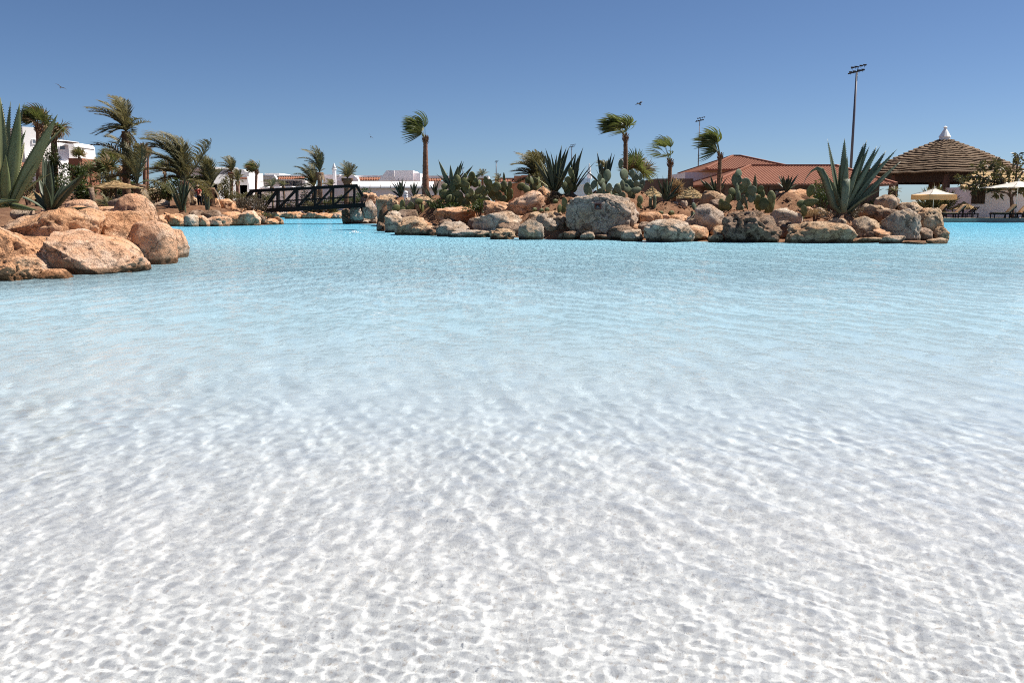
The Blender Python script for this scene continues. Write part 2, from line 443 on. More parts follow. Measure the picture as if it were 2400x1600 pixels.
def water():
    rng = np.random.default_rng(5)
    ys = [1.0]
    while ys[-1] < Y1: ys.append(ys[-1] + max(.0095, .0048*(min(ys[-1], 8)-.6) + .011*max(0, ys[-1]-8)))
    xp = [0.0]
    while xp[-1] < X1: xp.append(xp[-1] + max(.0105, .006*(min(xp[-1], 5)-.5) + .012*max(0, xp[-1]-5)))
    xs = np.array([-x for x in xp[:0:-1]] + xp); ys = np.array([Y0, -2, 0] + ys)
    xs[0] = X0; xs[-1] = X1; ys[-1] = Y1
    X, Y = np.meshgrid(xs, ys)
    sp = np.maximum(np.gradient(xs)[None, :]*.8, np.gradient(ys)[:, None]) + 0*X
    Z = np.zeros(X.shape, np.float32)
    for i in range(130):
        lam = 10**rng.uniform(math.log10(.023), math.log10(1.0)) if i < 116 else rng.uniform(1.2, 3.2)
        th = rng.normal(R(188), 1.1 if lam < .07 else .62)
        k = 2*math.pi/lam
        # slope spectrum: steepest ripples between 6 and 20 cm
        slope = .0165*(math.exp(-((math.log10(lam) - math.log10(.045))/.33)**2) + .6*math.exp(-((math.log10(lam) - math.log10(.13))/.27)**2) + .25*math.exp(-((math.log10(lam) - math.log10(.36))/.25)**2))*rng.uniform(.5, 1.2) + (.006 if lam > .3 else 0)
        att = np.clip((lam/sp - 2.6)/3, 0, 1)
        rows = np.nonzero(att.max(1) > 0)[0]
        if not len(rows): continue
        r = slice(rows[0], rows[-1]+1)
        ph = k*(math.cos(th)*X[r] + math.sin(th)*Y[r]) + rng.uniform(0, 6.28)
        if lam < .4:  # bend the crests a little so that they do not run as straight lines
            ph = ph + 1.3*np.sin(X[r]*rng.uniform(1, 3) + Y[r]*rng.uniform(1, 3) + rng.uniform(0, 6))
        sn = np.sin(ph)
        gust = 1 + .6*np.sin(X[r]*rng.uniform(-2, 2) + Y[r]*rng.uniform(-1.2, 1.2) + rng.uniform(0, 6))
        Z[r] += (slope/k)*att[r]*gust*(sn + .18*np.sin(2*ph + 1.57))
    idx = np.arange(X.size).reshape(X.shape)
    V = np.stack([X, Y, Z], -1).reshape(-1, 3).astype(np.float32)
    F = quads(idx).astype(np.int32)
    me = bpy.data.meshes.new('water')
    me.vertices.add(len(V)); me.vertices.foreach_set('co', V.ravel())
    me.loops.add(F.size); me.loops.foreach_set('vertex_index', F.ravel())
    me.polygons.add(len(F)); me.polygons.foreach_set('loop_start', np.arange(0, F.size, 4, dtype=np.int32))
    me.polygons.foreach_set('use_smooth', np.ones(len(F), bool))
    me.update(calc_edges=True)
    m = bpy.data.materials.new('pool_water'); m.use_nodes = True
    nt = m.node_tree; L = nt.links.new
    nt.nodes.remove(nt.nodes['Principled BSDF'])
    g = nt.nodes.new('ShaderNodeBsdfGlass'); g.inputs['IOR'].default_value = 1.33; g.inputs['Roughness'].default_value = 0
    g.inputs['Color'].default_value = (.985, .995, 1, 1)
    geo = nt.nodes.new('ShaderNodeNewGeometry')
    # wind chop too fine for the mesh: normal relief that fades in where the mesh gets coarse
    mp = N(nt, 'ShaderNodeMapping'); mp.inputs['Scale'].default_value = (1, .3, 1); mp.inputs['Rotation'].default_value = (0, 0, R(-12))
    L(geo.outputs['Position'], mp.inputs[0])
    n1 = N(nt, 'ShaderNodeTexNoise', Scale=6, Detail=5, Roughness=.62); L(mp.outputs[0], n1.inputs['Vector'])
    sep = nt.nodes.new('ShaderNodeSeparateXYZ'); L(geo.outputs['Position'], sep.inputs[0])
    mr = N(nt, 'ShaderNodeMapRange'); mr.inputs[1].default_value = 5; mr.inputs[2].default_value = 19; mr.inputs[3].default_value = 0; mr.inputs[4].default_value = WATER_BUMP
    L(sep.outputs[1], mr.inputs[0])
    n2 = N(nt, 'ShaderNodeTexNoise', Scale=4.2, Detail=6, Roughness=.68); L(geo.outputs['Position'], n2.inputs['Vector'])
    sm = N(nt, 'ShaderNodeMath', operation='ADD'); L(n1.outputs['Fac'], sm.inputs[0]); L(n2.outputs['Fac'], sm.inputs[1])
    bp = N(nt, 'ShaderNodeBump', Distance=.34); L(mr.outputs[0], bp.inputs['Strength']); L(sm.outputs[0], bp.inputs['Height'])
    n3 = N(nt, 'ShaderNodeTexNoise', Scale=42, Detail=3, Roughness=.6); L(geo.outputs['Position'], n3.inputs['Vector'])
    b2 = N(nt, 'ShaderNodeBump', Strength=.4, Distance=.003); L(n3.outputs['Fac'], b2.inputs['Height']); L(b2.outputs[0], bp.inputs['Normal'])
    L(bp.outputs[0], g.inputs['Normal'])
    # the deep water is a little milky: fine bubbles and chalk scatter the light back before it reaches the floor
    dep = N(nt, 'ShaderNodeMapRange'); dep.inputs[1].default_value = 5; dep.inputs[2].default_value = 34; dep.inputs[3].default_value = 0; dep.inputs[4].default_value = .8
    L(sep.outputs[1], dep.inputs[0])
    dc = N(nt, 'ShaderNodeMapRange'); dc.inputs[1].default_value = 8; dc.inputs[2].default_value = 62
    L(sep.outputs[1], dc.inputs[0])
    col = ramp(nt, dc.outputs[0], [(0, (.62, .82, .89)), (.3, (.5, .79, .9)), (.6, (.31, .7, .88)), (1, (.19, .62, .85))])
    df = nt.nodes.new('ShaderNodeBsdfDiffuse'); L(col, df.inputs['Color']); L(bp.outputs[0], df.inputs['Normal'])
    gl = nt.nodes.new('ShaderNodeBsdfGlossy'); gl.inputs['Roughness'].default_value = .12; L(bp.outputs[0], gl.inputs['Normal'])
    fr = N(nt, 'ShaderNodeFresnel', IOR=1.33); L(bp.outputs[0], fr.inputs['Normal'])
    fm = N(nt, 'ShaderNodeMath', operation='MINIMUM'); L(fr.outputs[0], fm.inputs[0]); fm.inputs[1].default_value = .38
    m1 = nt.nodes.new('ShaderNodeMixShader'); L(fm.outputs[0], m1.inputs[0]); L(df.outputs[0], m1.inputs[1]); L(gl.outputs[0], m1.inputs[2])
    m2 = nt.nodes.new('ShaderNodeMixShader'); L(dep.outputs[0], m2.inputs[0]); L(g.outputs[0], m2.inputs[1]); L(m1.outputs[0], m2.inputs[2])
    L(m2.outputs[0], nt.nodes['Material Output'].inputs[0])
    me.materials.append(m)
    o = link(bpy.data.objects.new('water', me))
    tag(o, kind='structure')
    o.cycles.is_caustics_caster = True
    o.visible_shadow = True
WATER_BUMP = 1.0
water()
# ---------------------------------------------------------------- land: mounds that rise out of the pool
def land(name, poly, hfun, m, res=.45, skirt=3.2, raised=()):
    poly = [(p[0], p[1]) for p in poly]
    A = np.array(poly); Bp = np.roll(A, -1, 0)
    x0, y0 = A.min(0) - skirt; x1, y1 = A.max(0) + skirt
    xs = np.arange(max(x0, X0), min(x1, X1)+res, res); ys = np.arange(y0, min(y1, Y1)+res, res)
    X, Y = np.meshgrid(xs, ys)
    D = np.full(X.shape, 1e9); inside = np.zeros(X.shape, bool)
    for (ax, ay), (bx, by) in zip(A, Bp):
        ex, ey = bx-ax, by-ay
        t = np.clip(((X-ax)*ex + (Y-ay)*ey)/(ex*ex+ey*ey+1e-9), 0, 1)
        D = np.minimum(D, np.hypot(X-ax-t*ex, Y-ay-t*ey))
        c = ((ay > Y) != (by > Y)) & (X < (bx-ax)*(Y-ay)/(by-ay+1e-12)+ax)
        inside ^= c
    d = np.where(inside, D, -D)
    pts = np.stack([X, Y, 0*X], -1).reshape(-1, 3)
    nz = fbm(pts*.35, 3).reshape(X.shape)*.22 + fbm(pts*1.7, 3).reshape(X.shape)*.1
    H = hfun(X, Y, d) + nz*np.clip(d/1.5, 0, 1)
    for px, py, yy in raised:   # planting mounds
        c = P(px, py, yy)
        r = np.hypot(X-c.x, Y-c.y)
        H = np.maximum(H, c.z - .02 - .75*np.maximum(0, r-.35) + nz*.5*np.clip(r, 0, 1))
    Z = np.where(d > 0, H, np.maximum(d*.9, -2.2))
    keep = (d > -skirt)
    idx = np.arange(X.size).reshape(X.shape)
    F = quads(idx)
    F = F[keep.ravel()[F].all(1)]
    used = np.unique(F)
    re = -np.ones(X.size, int); re[used] = np.arange(len(used))
    o = mesh(name, np.stack([X, Y, Z], -1).reshape(-1, 3)[used], re[F], m, smooth=True)
    tag(o, kind='structure')
    def z_at(x, y):
        i = np.argmin(np.abs(ys-y)); j = np.argmin(np.abs(xs-x))
        return float(Z[i, j])
    return z_at
def wp(*pts): return [W(a, b)[:2] for a, b in pts]
isl = wp((884, 541), (950, 548), (1050, 553), (1200, 558), (1350, 562), (1500, 564), (1640, 566), (1800, 567), (2000, 568), (2110, 569), (2215, 566))
isl += [(17.6, 37.5), (15, 44), (6, 52), (-4, 60), (-8.5, 69), (-12.6, 70), W(812, 524.5)[:2], W(880, 524.5)[:2], W(900, 533)[:2]]
island_z = land('island_soil', isl, lambda X, Y, d: np.interp(d, [0, .6, 1.6, 3, 4.5, 7.5], [.0, .05, .22, .75, 1.2, 1.6])*np.interp(X, [-12, -5, 2, 5], [.55, .6, .75, 1.0]), M['soil'], .3, raised=[
    (997, 457, 51), (1467, 432, 43.5), (1567, 472, 41), (1683, 470, 40.5), (1490, 455, 44.5), (1262, 452, 50), (1415, 470, 52), (939, 462, 60), (970, 465, 59), (1021, 457, 50), (1060, 450, 49), (1010, 489, 49.2),
    (1299, 453, 43), (1338, 455, 42.6), (1414, 444, 42), (1559, 471, 39.5), (1677, 456, 41), (1770, 450, 40.5), (1843, 450, 41), (1974, 505, 36), (970, 507, 48.3), (1080, 489, 47.5), (1124, 494, 46.5), (1179, 480, 46.8), (1249, 450, 47.5),
    (1330, 460, 42), (1419, 474, 38.6), (1469, 464, 39.6), (1318, 500, 38.8), (1501, 489, 38.4), (1733, 494, 38), (1700, 494, 37.6), (1790, 499, 37.8), (1880, 519, 36.6), (1626, 512, 37.4), (1253, 497, 41), (1269, 499, 40.6), (1282, 497, 40.4), (1302, 477, 41.5), (951, 468, 58.5), (1850, 505, 38), (1920, 492, 39.5)])
lb = wp((-300, 668), (0, 653), (150, 643), (250, 627), (330, 612), (395, 600), (410, 580), (395, 560)) + wp((372, 531), (450, 530), (560, 529), (640, 527), (655, 525)) + [W(640, 520)[:2], (-26, 85), (-29, 106), (-49.5, 106), (-49.5, 14)]
left_z = land('left_bank_soil', lb, lambda X, Y, d: np.interp(d, [0, .8, 2, 3.2, 5], [.0, .05, .35, 1.0, 1.3]) + np.clip((-X-24)/22, 0, 1)*np.clip((Y-58)/25, 0, 1)*1.6, M['soil'], .4, raised=[(296, 478, 57), (342, 488, 56), (427, 500, 60), (487, 505, 60.5), (271, 478, 50), (92, 480, 55), (130, 480, 56.5), (118, 499, 21.5), (433, 492, 63), (497, 492, 66), (310, 506, 58.5), (344, 505, 58.5), (595, 502, 63.5), (252, 505, 40), (214, 500, 46)])
fb = [W(668, 513)[:2], W(812, 513)[:2], (4, 87), (8, 66), (28, 65), (30.5, 71.5), (51.5, 70.5), (51.5, 106), (-27, 106), (-25, 95)]
def far_h(X, Y, d):
    h = np.interp(d, [0, 1.5, 3, 6], [.0, .05, .4, .7])
    return np.where(X > 29, .18, h)
far_z = land('far_bank_soil', fb, far_h, M['dryland'], .6)
b = MB()   # paved sun terrace with a real kerb edge
b.hexa([(31.2, 71.2, -.6), (51.9, 70.2, -.6), (51.9, 105.8, -.6), (31.2, 105.8, -.6), (31.2, 71.2, .34), (51.9, 70.2, .34), (51.9, 105.8, .34), (31.2, 105.8, .34)])
tag(b.make('sun_terrace', M['paving']), kind='structure')
# hills of higher ground far behind, so that the land does not end in a bare line
def hill(px0, px1, Y, h, seed):
    n = 40
    V = []; F = []
    for j in range(4):
        for i in range(n+1):
            x = P(px0 + (px1-px0)*i/n, 470, Y)[0]
            e = math.sin(math.pi*i/n)**.6
            z = .3 + (0, .7, 1, .3)[j]*h*e*(1 + .3*math.sin(i*.7+seed) + .2*math.sin(i*1.9+seed))
            V.append((x, Y + (0, 25, 50, 90)[j], z))
    for j in range(3):
        for i in range(n): F.append((j*(n+1)+i, j*(n+1)+i+1, (j+1)*(n+1)+i+1, (j+1)*(n+1)+i))
    tag(mesh('hill', V, F, M['dryland'], smooth=True), kind='structure')
hill(-900, 420, 150, 5.0, 1)
# ---------------------------------------------------------------- boulders
import bmesh
def ico(sub):
    bm = bmesh.new(); bmesh.ops.create_icosphere(bm, subdivisions=sub, radius=1)
    V = np.array([v.co[:] for v in bm.verts]); F = np.array([[v.index for v in f.verts] for f in bm.faces]); bm.free()
    return V, F
ICO = {k: ico(k) for k in (3, 4, 5, 6)}
_rk = [0]
BIG = []
def rock(box, mt, label, Y=None, group=None, sub=4, rough=1.0, boxy=3.0, deep=.8, sink=.25, cuts=13, seed=None, name='boulder', cat='boulder', grow=1):
    """a boulder that spans the photo box (x0,y0,x1,y1); Y = its centre depth, or from the waterline"""
    _rk[0] += 1
    seed = seed or _rk[0]*13
    rng = np.random.default_rng(seed)
    x0, y0, x1, y1 = box
    gx = (x1-x0)*.05*grow
    x0 -= gx; x1 += gx
    y0 -= (y1-y0)*.03*grow
    front = Y is None
    Yc = W((x0+x1)/2, y1)[1] if front else Y
    rx = (x1-x0)/2*SC((y0+y1)/2, Yc)
    ry = rx*deep
    if front: Yc += ry*.75
    zt = P(x0, y0, Yc)[2]; zb = (0 if front else P(x0, y1, Yc)[2])
    V, F = ICO[sub]
    V = V.copy()
    q = rng.normal(size=4); q /= np.linalg.norm(q)
    p = boxy
    V = V/((np.abs(V)**p).sum(1)**(1/p))[:, None]
    for _ in range(cuts):
        c = rng.normal(size=3); c /= np.linalg.norm(c)
        if c[2] < -.5: continue
        d = rng.uniform(.66, .98)
        t = V @ c - d
        V = V - np.outer(np.where(t > 0, t*.92, 0), c)
    nrm = V/np.linalg.norm(V, axis=1)[:, None]
    o = rng.uniform(0, 200, 3)
    asp = np.array([1, max(.6, ry/rx), max(.5, (zt-zb)/(2*rx))])
    q3 = V*asp
    mid = fbm(q3*2.6+o+9, 4, True)-.55
    V = V + nrm*(fbm(q3*1.2+o, 3)*.2*rough + mid*.2*rough - np.clip(fbm(q3*1.9+o+31, 2, True)-.72, 0, 1)*.5*rough + fbm(q3*8+o, 3)*.07*rough)[:, None]
    lo, hi = V.min(0), V.max(0)
    V = (V-lo)/(hi-lo)*2-1
    hz = (zt-zb)
    V = V*np.array([rx, ry, hz*(1+sink)/2])
    Vz0 = zb - hz*sink
    V[:, 2] += hz*(1+sink)/2
    if front:   # its foot goes down under the water
        k = .4*hz
        V[:, 2] -= np.where(V[:, 2] < k, (1-V[:, 2]/k)*.7, 0)
    cx = P((x0+x1)/2, (y0+y1)/2, Yc)[0]
    ob = mesh(name, V, F, M[mt], smooth=True)
    ob.location = (cx, Yc, Vz0)
    tag(ob, label, cat, group)
    BIG.append((cx, Yc, label))
    return ob, V
IS = 'boulders edging the planted island'
LBk = 'boulders along the bank by the bridge'
NR = 'sandstone outcrop in the near corner'
AB = 'boulders carrying the bridge end'
FR = 'low rocks on the far bank'
def box4(f, x0, y0, x1, y1): return (*f(x0, y0), *f(x1, y1))
# near outcrop (front corner)
for box, mt, Y, sub, kw, lab in [
    ((-110, 518, 104, 664), 'orange', 18.9, 6, dict(rough=1.1, boxy=3.4), 'pitted orange sandstone boulder cut by the photo edge beside the water'),
    ((-60, 598, 88, 660), 'orange', 17.3, 6, dict(rough=1.2, boxy=3), 'low orange rock at the waterline in front of the pitted orange boulder'),
    ((10, 484, 232, 590), 'orange', 21.2, 6, dict(rough=.9, boxy=3.2, sink=.5), 'long flat topped orange slab lying under the dark agave'),
    ((88, 543, 332, 650), 'pink', 19.3, 6, dict(rough=1.0, boxy=2.8), 'rounded orange pink boulder with a pitted hollow in its face'),
    ((185, 497, 392, 628), 'orange', 22.4, 6, dict(rough=.7, boxy=4), 'large blocky orange boulder with a shaded flat face below the white rock'),
    ((270, 455, 358, 530), 'pink', 25.5, 5, dict(rough=.8, boxy=2.4, sink=.5), 'pale pointed rock standing on top of the blocky orange boulder'),
    ((296, 520, 410, 634), 'pink', 22.0, 5, dict(rough=.6, boxy=3.2), 'upright pinkish boulder at the corner of the outcrop facing the open water'),
    ((362, 538, 434, 615), 'pink', 24.2, 5, dict(rough=.7, boxy=2.6), 'small round pinkish boulder at the very tip of the near outcrop'),
    ((84, 630, 168, 659), 'orange', 17.5, 5, dict(rough=.9), 'small flat rock at the waterline between two orange boulders'),
    ((-60, 548, 300, 652), 'orange', 20.9, 5, dict(rough=.25, boxy=2.4, cuts=3), 'smooth orange mortar bed filling the gully between the near boulders'),
    ((165, 468, 232, 506), 'pink', 27, 5, dict(sink=.5), 'jagged pink rock behind the long flat orange slab'),
    ((222, 484, 292, 510), 'orange', 27.5, 5, dict(sink=.6, rough=1.4), 'low rough rubble rock behind the blocky orange boulder'),
    ((255, 464, 300, 490), 'brown', 29, 4, dict(sink=.6), 'brown rock in the shade just behind the pale pointed rock'),
    ((30, 484, 75, 505), 'cream', 22, 4, dict(sink=.6), 'pale cream stone tucked under the big agave leaves'),
    ((100, 485, 140, 500), 'pink', 24.5, 4, dict(sink=.8), 'small pink stone beside the base of the dark agave'),
]:
    kw['rough'] = kw.get('rough', .8)*.48
    kw.setdefault('cuts', 9)
    rock(box, mt, lab, Y, NR, sub, **kw)
# planted island, front row (waterline) and the rocks behind
lamp_rock = None
for box, mt, Y, kw, lab in [
    (box4(c4, 100, 1265, 180, 1357), 'brown', None, {}, 'small dark wedge of rock at the channel tip of the island'),
    (box4(c4, 178, 1152, 372, 1372), 'cream', None, dict(boxy=3), 'cream boulder with a pale cap at the channel end of the island'),
    (box4(c4, 283, 1208, 605, 1398), 'tan', None, dict(rough=1.2), 'brown grey boulder next to the cream capped one at the channel end'),
    (box4(c4, 612, 1205, 830, 1330), 'pink', 50.5, {}, 'orange pink boulder below the small prickly pear clump'),
    (box4(c4, 440, 1315, 570, 1402), 'tan', None, {}, 'small tan rock at the waterline below the orange pink boulder'),
    (box4(c4, 545, 1320, 715, 1405), 'brown', None, {}, 'small brown rock at the waterline beside the grey cream boulder'),
    (box4(c4, 715, 1258, 1045, 1414), 'grey', None, dict(boxy=2.3), 'grey cream boulder with a bright top and dark shaded end'),
    (box4(c4, 868, 1342, 1275, 1421), 'blue', None, dict(boxy=3), 'flat grey slab at the waterline under the broad pale boulder'),
    (box4(c4, 690, 1112, 1115, 1260), 'orange', 45.2, dict(rough=1.1), 'wide orange boulder with weathered stripes under the prickly pear thicket'),
    (box4(c4, 1195, 1046, 1515, 1200), 'orange', 43, dict(rough=1.3), 'golden orange cracked boulder in front of the prickly pear thicket'),
    (box4(c4, 1435, 946, 1808, 1165), 'pink', 42.2, dict(rough=1.3, sink=.5), 'large rugged pink cream boulder below the big dark agave'),
    (box4(c4, 1095, 1156, 1610, 1365), 'cream', 40.3, dict(boxy=3, rough=.8, sink=.5), 'broad pale flat boulder overhanging the slab at the waterline'),
    (box4(c4, 1255, 1328, 1510, 1443), 'tan', None, dict(rough=1.5), 'jagged tan ledge at the waterline beside the speckled grey boulder'),
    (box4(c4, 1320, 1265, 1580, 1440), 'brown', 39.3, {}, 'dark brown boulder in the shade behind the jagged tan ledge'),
    (box4(c4, 1552, 1243, 1800, 1447), 'grey', None, dict(boxy=2.3, rough=.8), 'rounded speckled grey boulder with a chalky stain at the waterline'),
    (box4(c4, 1715, 1176, 1925, 1440), 'grey', 38.6, dict(boxy=2.6), 'grey boulder half hidden behind the rounded speckled one'),
    (box4(c4, 1695, 902, 1868, 1060), 'orange', 44, dict(sink=.6), 'smooth orange boulder directly behind the rugged pink cream boulder'),
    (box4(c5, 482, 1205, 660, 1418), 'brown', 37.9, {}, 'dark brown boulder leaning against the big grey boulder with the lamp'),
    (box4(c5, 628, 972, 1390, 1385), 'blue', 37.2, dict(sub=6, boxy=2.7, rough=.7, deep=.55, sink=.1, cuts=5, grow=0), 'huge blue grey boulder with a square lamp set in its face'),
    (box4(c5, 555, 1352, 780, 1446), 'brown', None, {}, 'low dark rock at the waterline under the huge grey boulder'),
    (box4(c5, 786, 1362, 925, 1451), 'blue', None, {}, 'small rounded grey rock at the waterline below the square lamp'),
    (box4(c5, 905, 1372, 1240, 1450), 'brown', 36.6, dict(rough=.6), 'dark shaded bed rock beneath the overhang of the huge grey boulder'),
    (box4(c5, 1205, 1340, 1420, 1462), 'cream', None, {}, 'cream coloured rock at the waterline between the huge boulder and the dome'),
    (box4(c5, 1385, 1162, 1615, 1292), 'orange', 37.6, dict(boxy=3.6, rough=.5, cuts=2, sink=.5), 'smooth rust brown block with a flat top behind the dome shaped boulder'),
    (box4(c5, 1598, 1183, 1695, 1242), 'orange', 37.8, dict(rough=.4, sink=.6, cuts=2), 'small round rust brown stone beside the smooth rust block'),
    (box4(c5, 1376, 1262, 1488, 1345), 'brown', 36.4, {}, 'cracked brown rock wedged between the huge boulder and the dome'),
    (box4(c5, 1275, 1285, 1480, 1420), 'orange', 37.0, dict(rough=.5), 'rusty orange footing rock at the end of the huge grey boulder'),
    (box4(c5, 1446, 1236, 1925, 1470), 'cream', None, dict(sub=5, boxy=2.1, rough=.55, cuts=3), 'large smooth dome shaped cream and orange boulder at the waterline'),
    (box4(c6, 380, 1190, 650, 1300), 'orange', 37.9, dict(rough=.6, sink=.6), 'long low orange rock behind the dome shaped boulder'),
    (box4(c6, 560, 1290, 720, 1440), 'brown', 36.4, {}, 'shaded rock between the dome boulder and the white grey one'),
    (box4(c6, 645, 1084, 930, 1380), 'blue', 36.2, dict(boxy=2.4, rough=.7, sink=.1), 'tall white grey boulder crossed by a diagonal shadow'),
    (box4(c6, 925, 1150, 1498, 1476), 'brown', None, dict(sub=5, rough=1.4, boxy=2.8), 'very rough cavernous dark brown boulder at the waterline'),
    (box4(c6, 785, 1386, 930, 1470), 'tan', None, {}, 'small tan rock at the waterline beside the cavernous brown boulder'),
    (box4(c6, 1418, 1124, 1722, 1345), 'cream', 36.6, dict(boxy=2.5, rough=.6, sink=.3), 'white rounded boulder with fine cracks behind the waterline'),
    (box4(c6, 1480, 1330, 1640, 1440), 'tan', 35.6, {}, 'shaded tan rock under the white rounded boulder'),
    (box4(c6, 1450, 930, 1850, 1125), 'orange', 41.5, dict(boxy=3.2, sink=.7, rough=.9), 'big orange boulder with a ragged flat top behind the white one'),
    (box4(c6, 1768, 1105, 1856, 1215), 'orange', 37.8, dict(sink=.4), 'small square orange rock under the dark prickly pear'),
    (box4(c6, 1868, 1116, 1978, 1195), 'cream', 38.5, dict(boxy=4, rough=.5, sink=.4), 'pale square stone lying on the soil beside the giant agave'),
    (box4(c6, 1735, 1252, 1870, 1320), 'orange', 35.8, {}, 'small orange rock below the dark prickly pear'),
    (box4(c6, 1600, 1262, 2280, 1482), 'tan', None, dict(sub=5, boxy=2.8, rough=.8, deep=.5), 'long tan boulder lying at the waterline below the giant agave'),
    (box4(c6, 700, 945, 970, 1060), 'tan', 40.5, dict(boxy=3.2, sink=.7), 'angular tan rock behind the tall white grey boulder'),
    (box4(c6, 800, 1030, 1010, 1130), 'brown', 39.0, dict(sink=.6), 'dark hollow rock at the foot of the tall prickly pear'),
    (box4(c7, 440, 1136, 570, 1210), 'pink', 36.2, {}, 'small pink stone at the foot of the giant agave'),
    (box4(c7, 622, 985, 915, 1135), 'tan', 37.6, dict(rough=1.1, sink=.6), 'rough tan boulder beside the giant agave under the pale peaked rock'),
    (box4(c7, 778, 890, 1018, 1060), 'cream', 38.6, dict(boxy=2.4, sink=.6), 'pale pink peaked rock standing highest at the terrace end of the island'),
    (box4(c7, 1025, 965, 1285, 1075), 'tan', 38.2, dict(sink=.7, rough=1.1), 'golden brown knobbly rock behind the tall upright boulder'),
    (box4(c7, 768, 1044, 1035, 1165), 'brown', 36.8, dict(sink=.5), 'brown boulder in shade between the tan and upright boulders'),
    (box4(c7, 535, 1120, 838, 1360), 'tan', 35.0, dict(boxy=3, rough=.8, sink=.3), 'tan boulder with a line of black holes near the terrace end'),
    (box4(c7, 852, 1040, 1255, 1398), 'grey', 34.9, dict(sub=5, boxy=2.4, rough=.6, sink=.2, deep=.6), 'tall upright grey tan boulder streaked white near the terrace end'),
    (box4(c7, 1185, 1032, 1488, 1345), 'tan', 35.8, dict(sub=5, boxy=2.4, rough=.7, sink=.3), 'big yellow brown boulder behind the tall upright one'),
    (box4(c7, 1395, 1228, 1562, 1385), 'tan', 35.2, dict(boxy=2.5, rough=.7), 'rounded tan boulder forming the terrace tip of the island'),
    (box4(c7, 540, 1340, 838, 1400), 'tan', None, dict(boxy=4, rough=.5, deep=.5), 'flat tan slab at the waterline under the boulder with black holes'),
    (box4(c7, 830, 1322, 1088, 1408), 'cream', None, dict(boxy=4, rough=.5, deep=.5), 'thick pale slab with a dark slot at the waterline'),
    (box4(c7, 1080, 1382, 1320, 1412), 'tan', None, dict(boxy=4, rough=.4, deep=.5), 'thin ledge just above the water below the yellow brown boulder'),
    (box4(c7, 1305, 1344, 1548, 1406), 'tan', None, dict(boxy=3.5, rough=.6, deep=.5), 'flat ledge at the waterline under the terrace tip boulder'),
]:
    o, V = rock(box, mt, lab, Y, IS, **kw)
    if 'square lamp set in' in lab: lamp_rock = (o, V)
# loose stones lying on the island soil
for i, (x, y, r, mt) in enumerate([(1565, 481, 5, 'cream'), (1583, 478, 7, 'cream'), (1603, 477, 9, 'cream'), (1570, 492, 4, 'tan')]):
    rock((x-r, y-r*.7, x+r, y+r*.7), mt, ['small pale stone nearest the yellow edged agave on the soil', 'middle pale stone of the three on the brown soil', 'largest pale stone lying on the brown soil', 'small tan stone on the brown soil below the pale stones'][i], 39.5, 'loose stones on the island soil', 3, sink=.5, name='stone', cat='stone')
# bridge abutment
for box, mt, Y, kw, lab in [
    (box4(c3, 1868, 770, 2068, 905), 'pink', 66.4, dict(rough=1.8, sink=.4), 'jagged pink capstone at the end of the bridge rail'),
    (box4(c3, 1878, 860, 2070, 1070), 'blue', 65.6, dict(boxy=2.5, rough=.5, sink=.1), 'rounded green grey boulder standing upright under the bridge end'),
    (box4(c3, 1735, 935, 1905, 1095), 'blue', 65.2, dict(boxy=2.6, sink=.1), 'green grey boulder leaning under the black bridge beam'),
    (box4(c3, 1785, 912, 1880, 985), 'grey', 65.6, dict(sink=.2), 'small square grey rock directly beneath the bridge beam'),
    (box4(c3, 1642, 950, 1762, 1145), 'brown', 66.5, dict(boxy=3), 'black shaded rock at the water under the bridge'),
    (box4(c3, 1712, 1062, 1990, 1146), 'grey', None, dict(boxy=2.5), 'long low grey rock at the water below the bridge end'),
    (box4(c3, 1985, 1035, 2078, 1146), 'blue', None, {}, 'small upright grey rock at the water below the bridge end'),
    (box4(c3, 2062, 792, 2300, 965), 'tan', 63, dict(boxy=3.2, sink=.3), 'big square brown boulder behind the bridge end beside the agaves'),
    (box4(c3, 2068, 945, 2205, 1148), 'blue', 63, dict(boxy=3, sink=.1), 'tall green grey block below the big square brown boulder'),
    (box4(c4, 200, 1030, 330, 1110), 'tan', 58, dict(sink=.6), 'tan rock above the green grey block next to the small prickly pear'),
    (box4(c4, 370, 1015, 480, 1090), 'cream', 57, dict(sink=.7), 'pale rock at the foot of the white bollard'),
    (box4(c4, 460, 985, 760, 1150), 'tan', 49.2, dict(sink=.9), 'wide tan rock at the foot of the lone tall fan palm'),
]:
    rock(box, mt, lab, Y, AB, **kw)
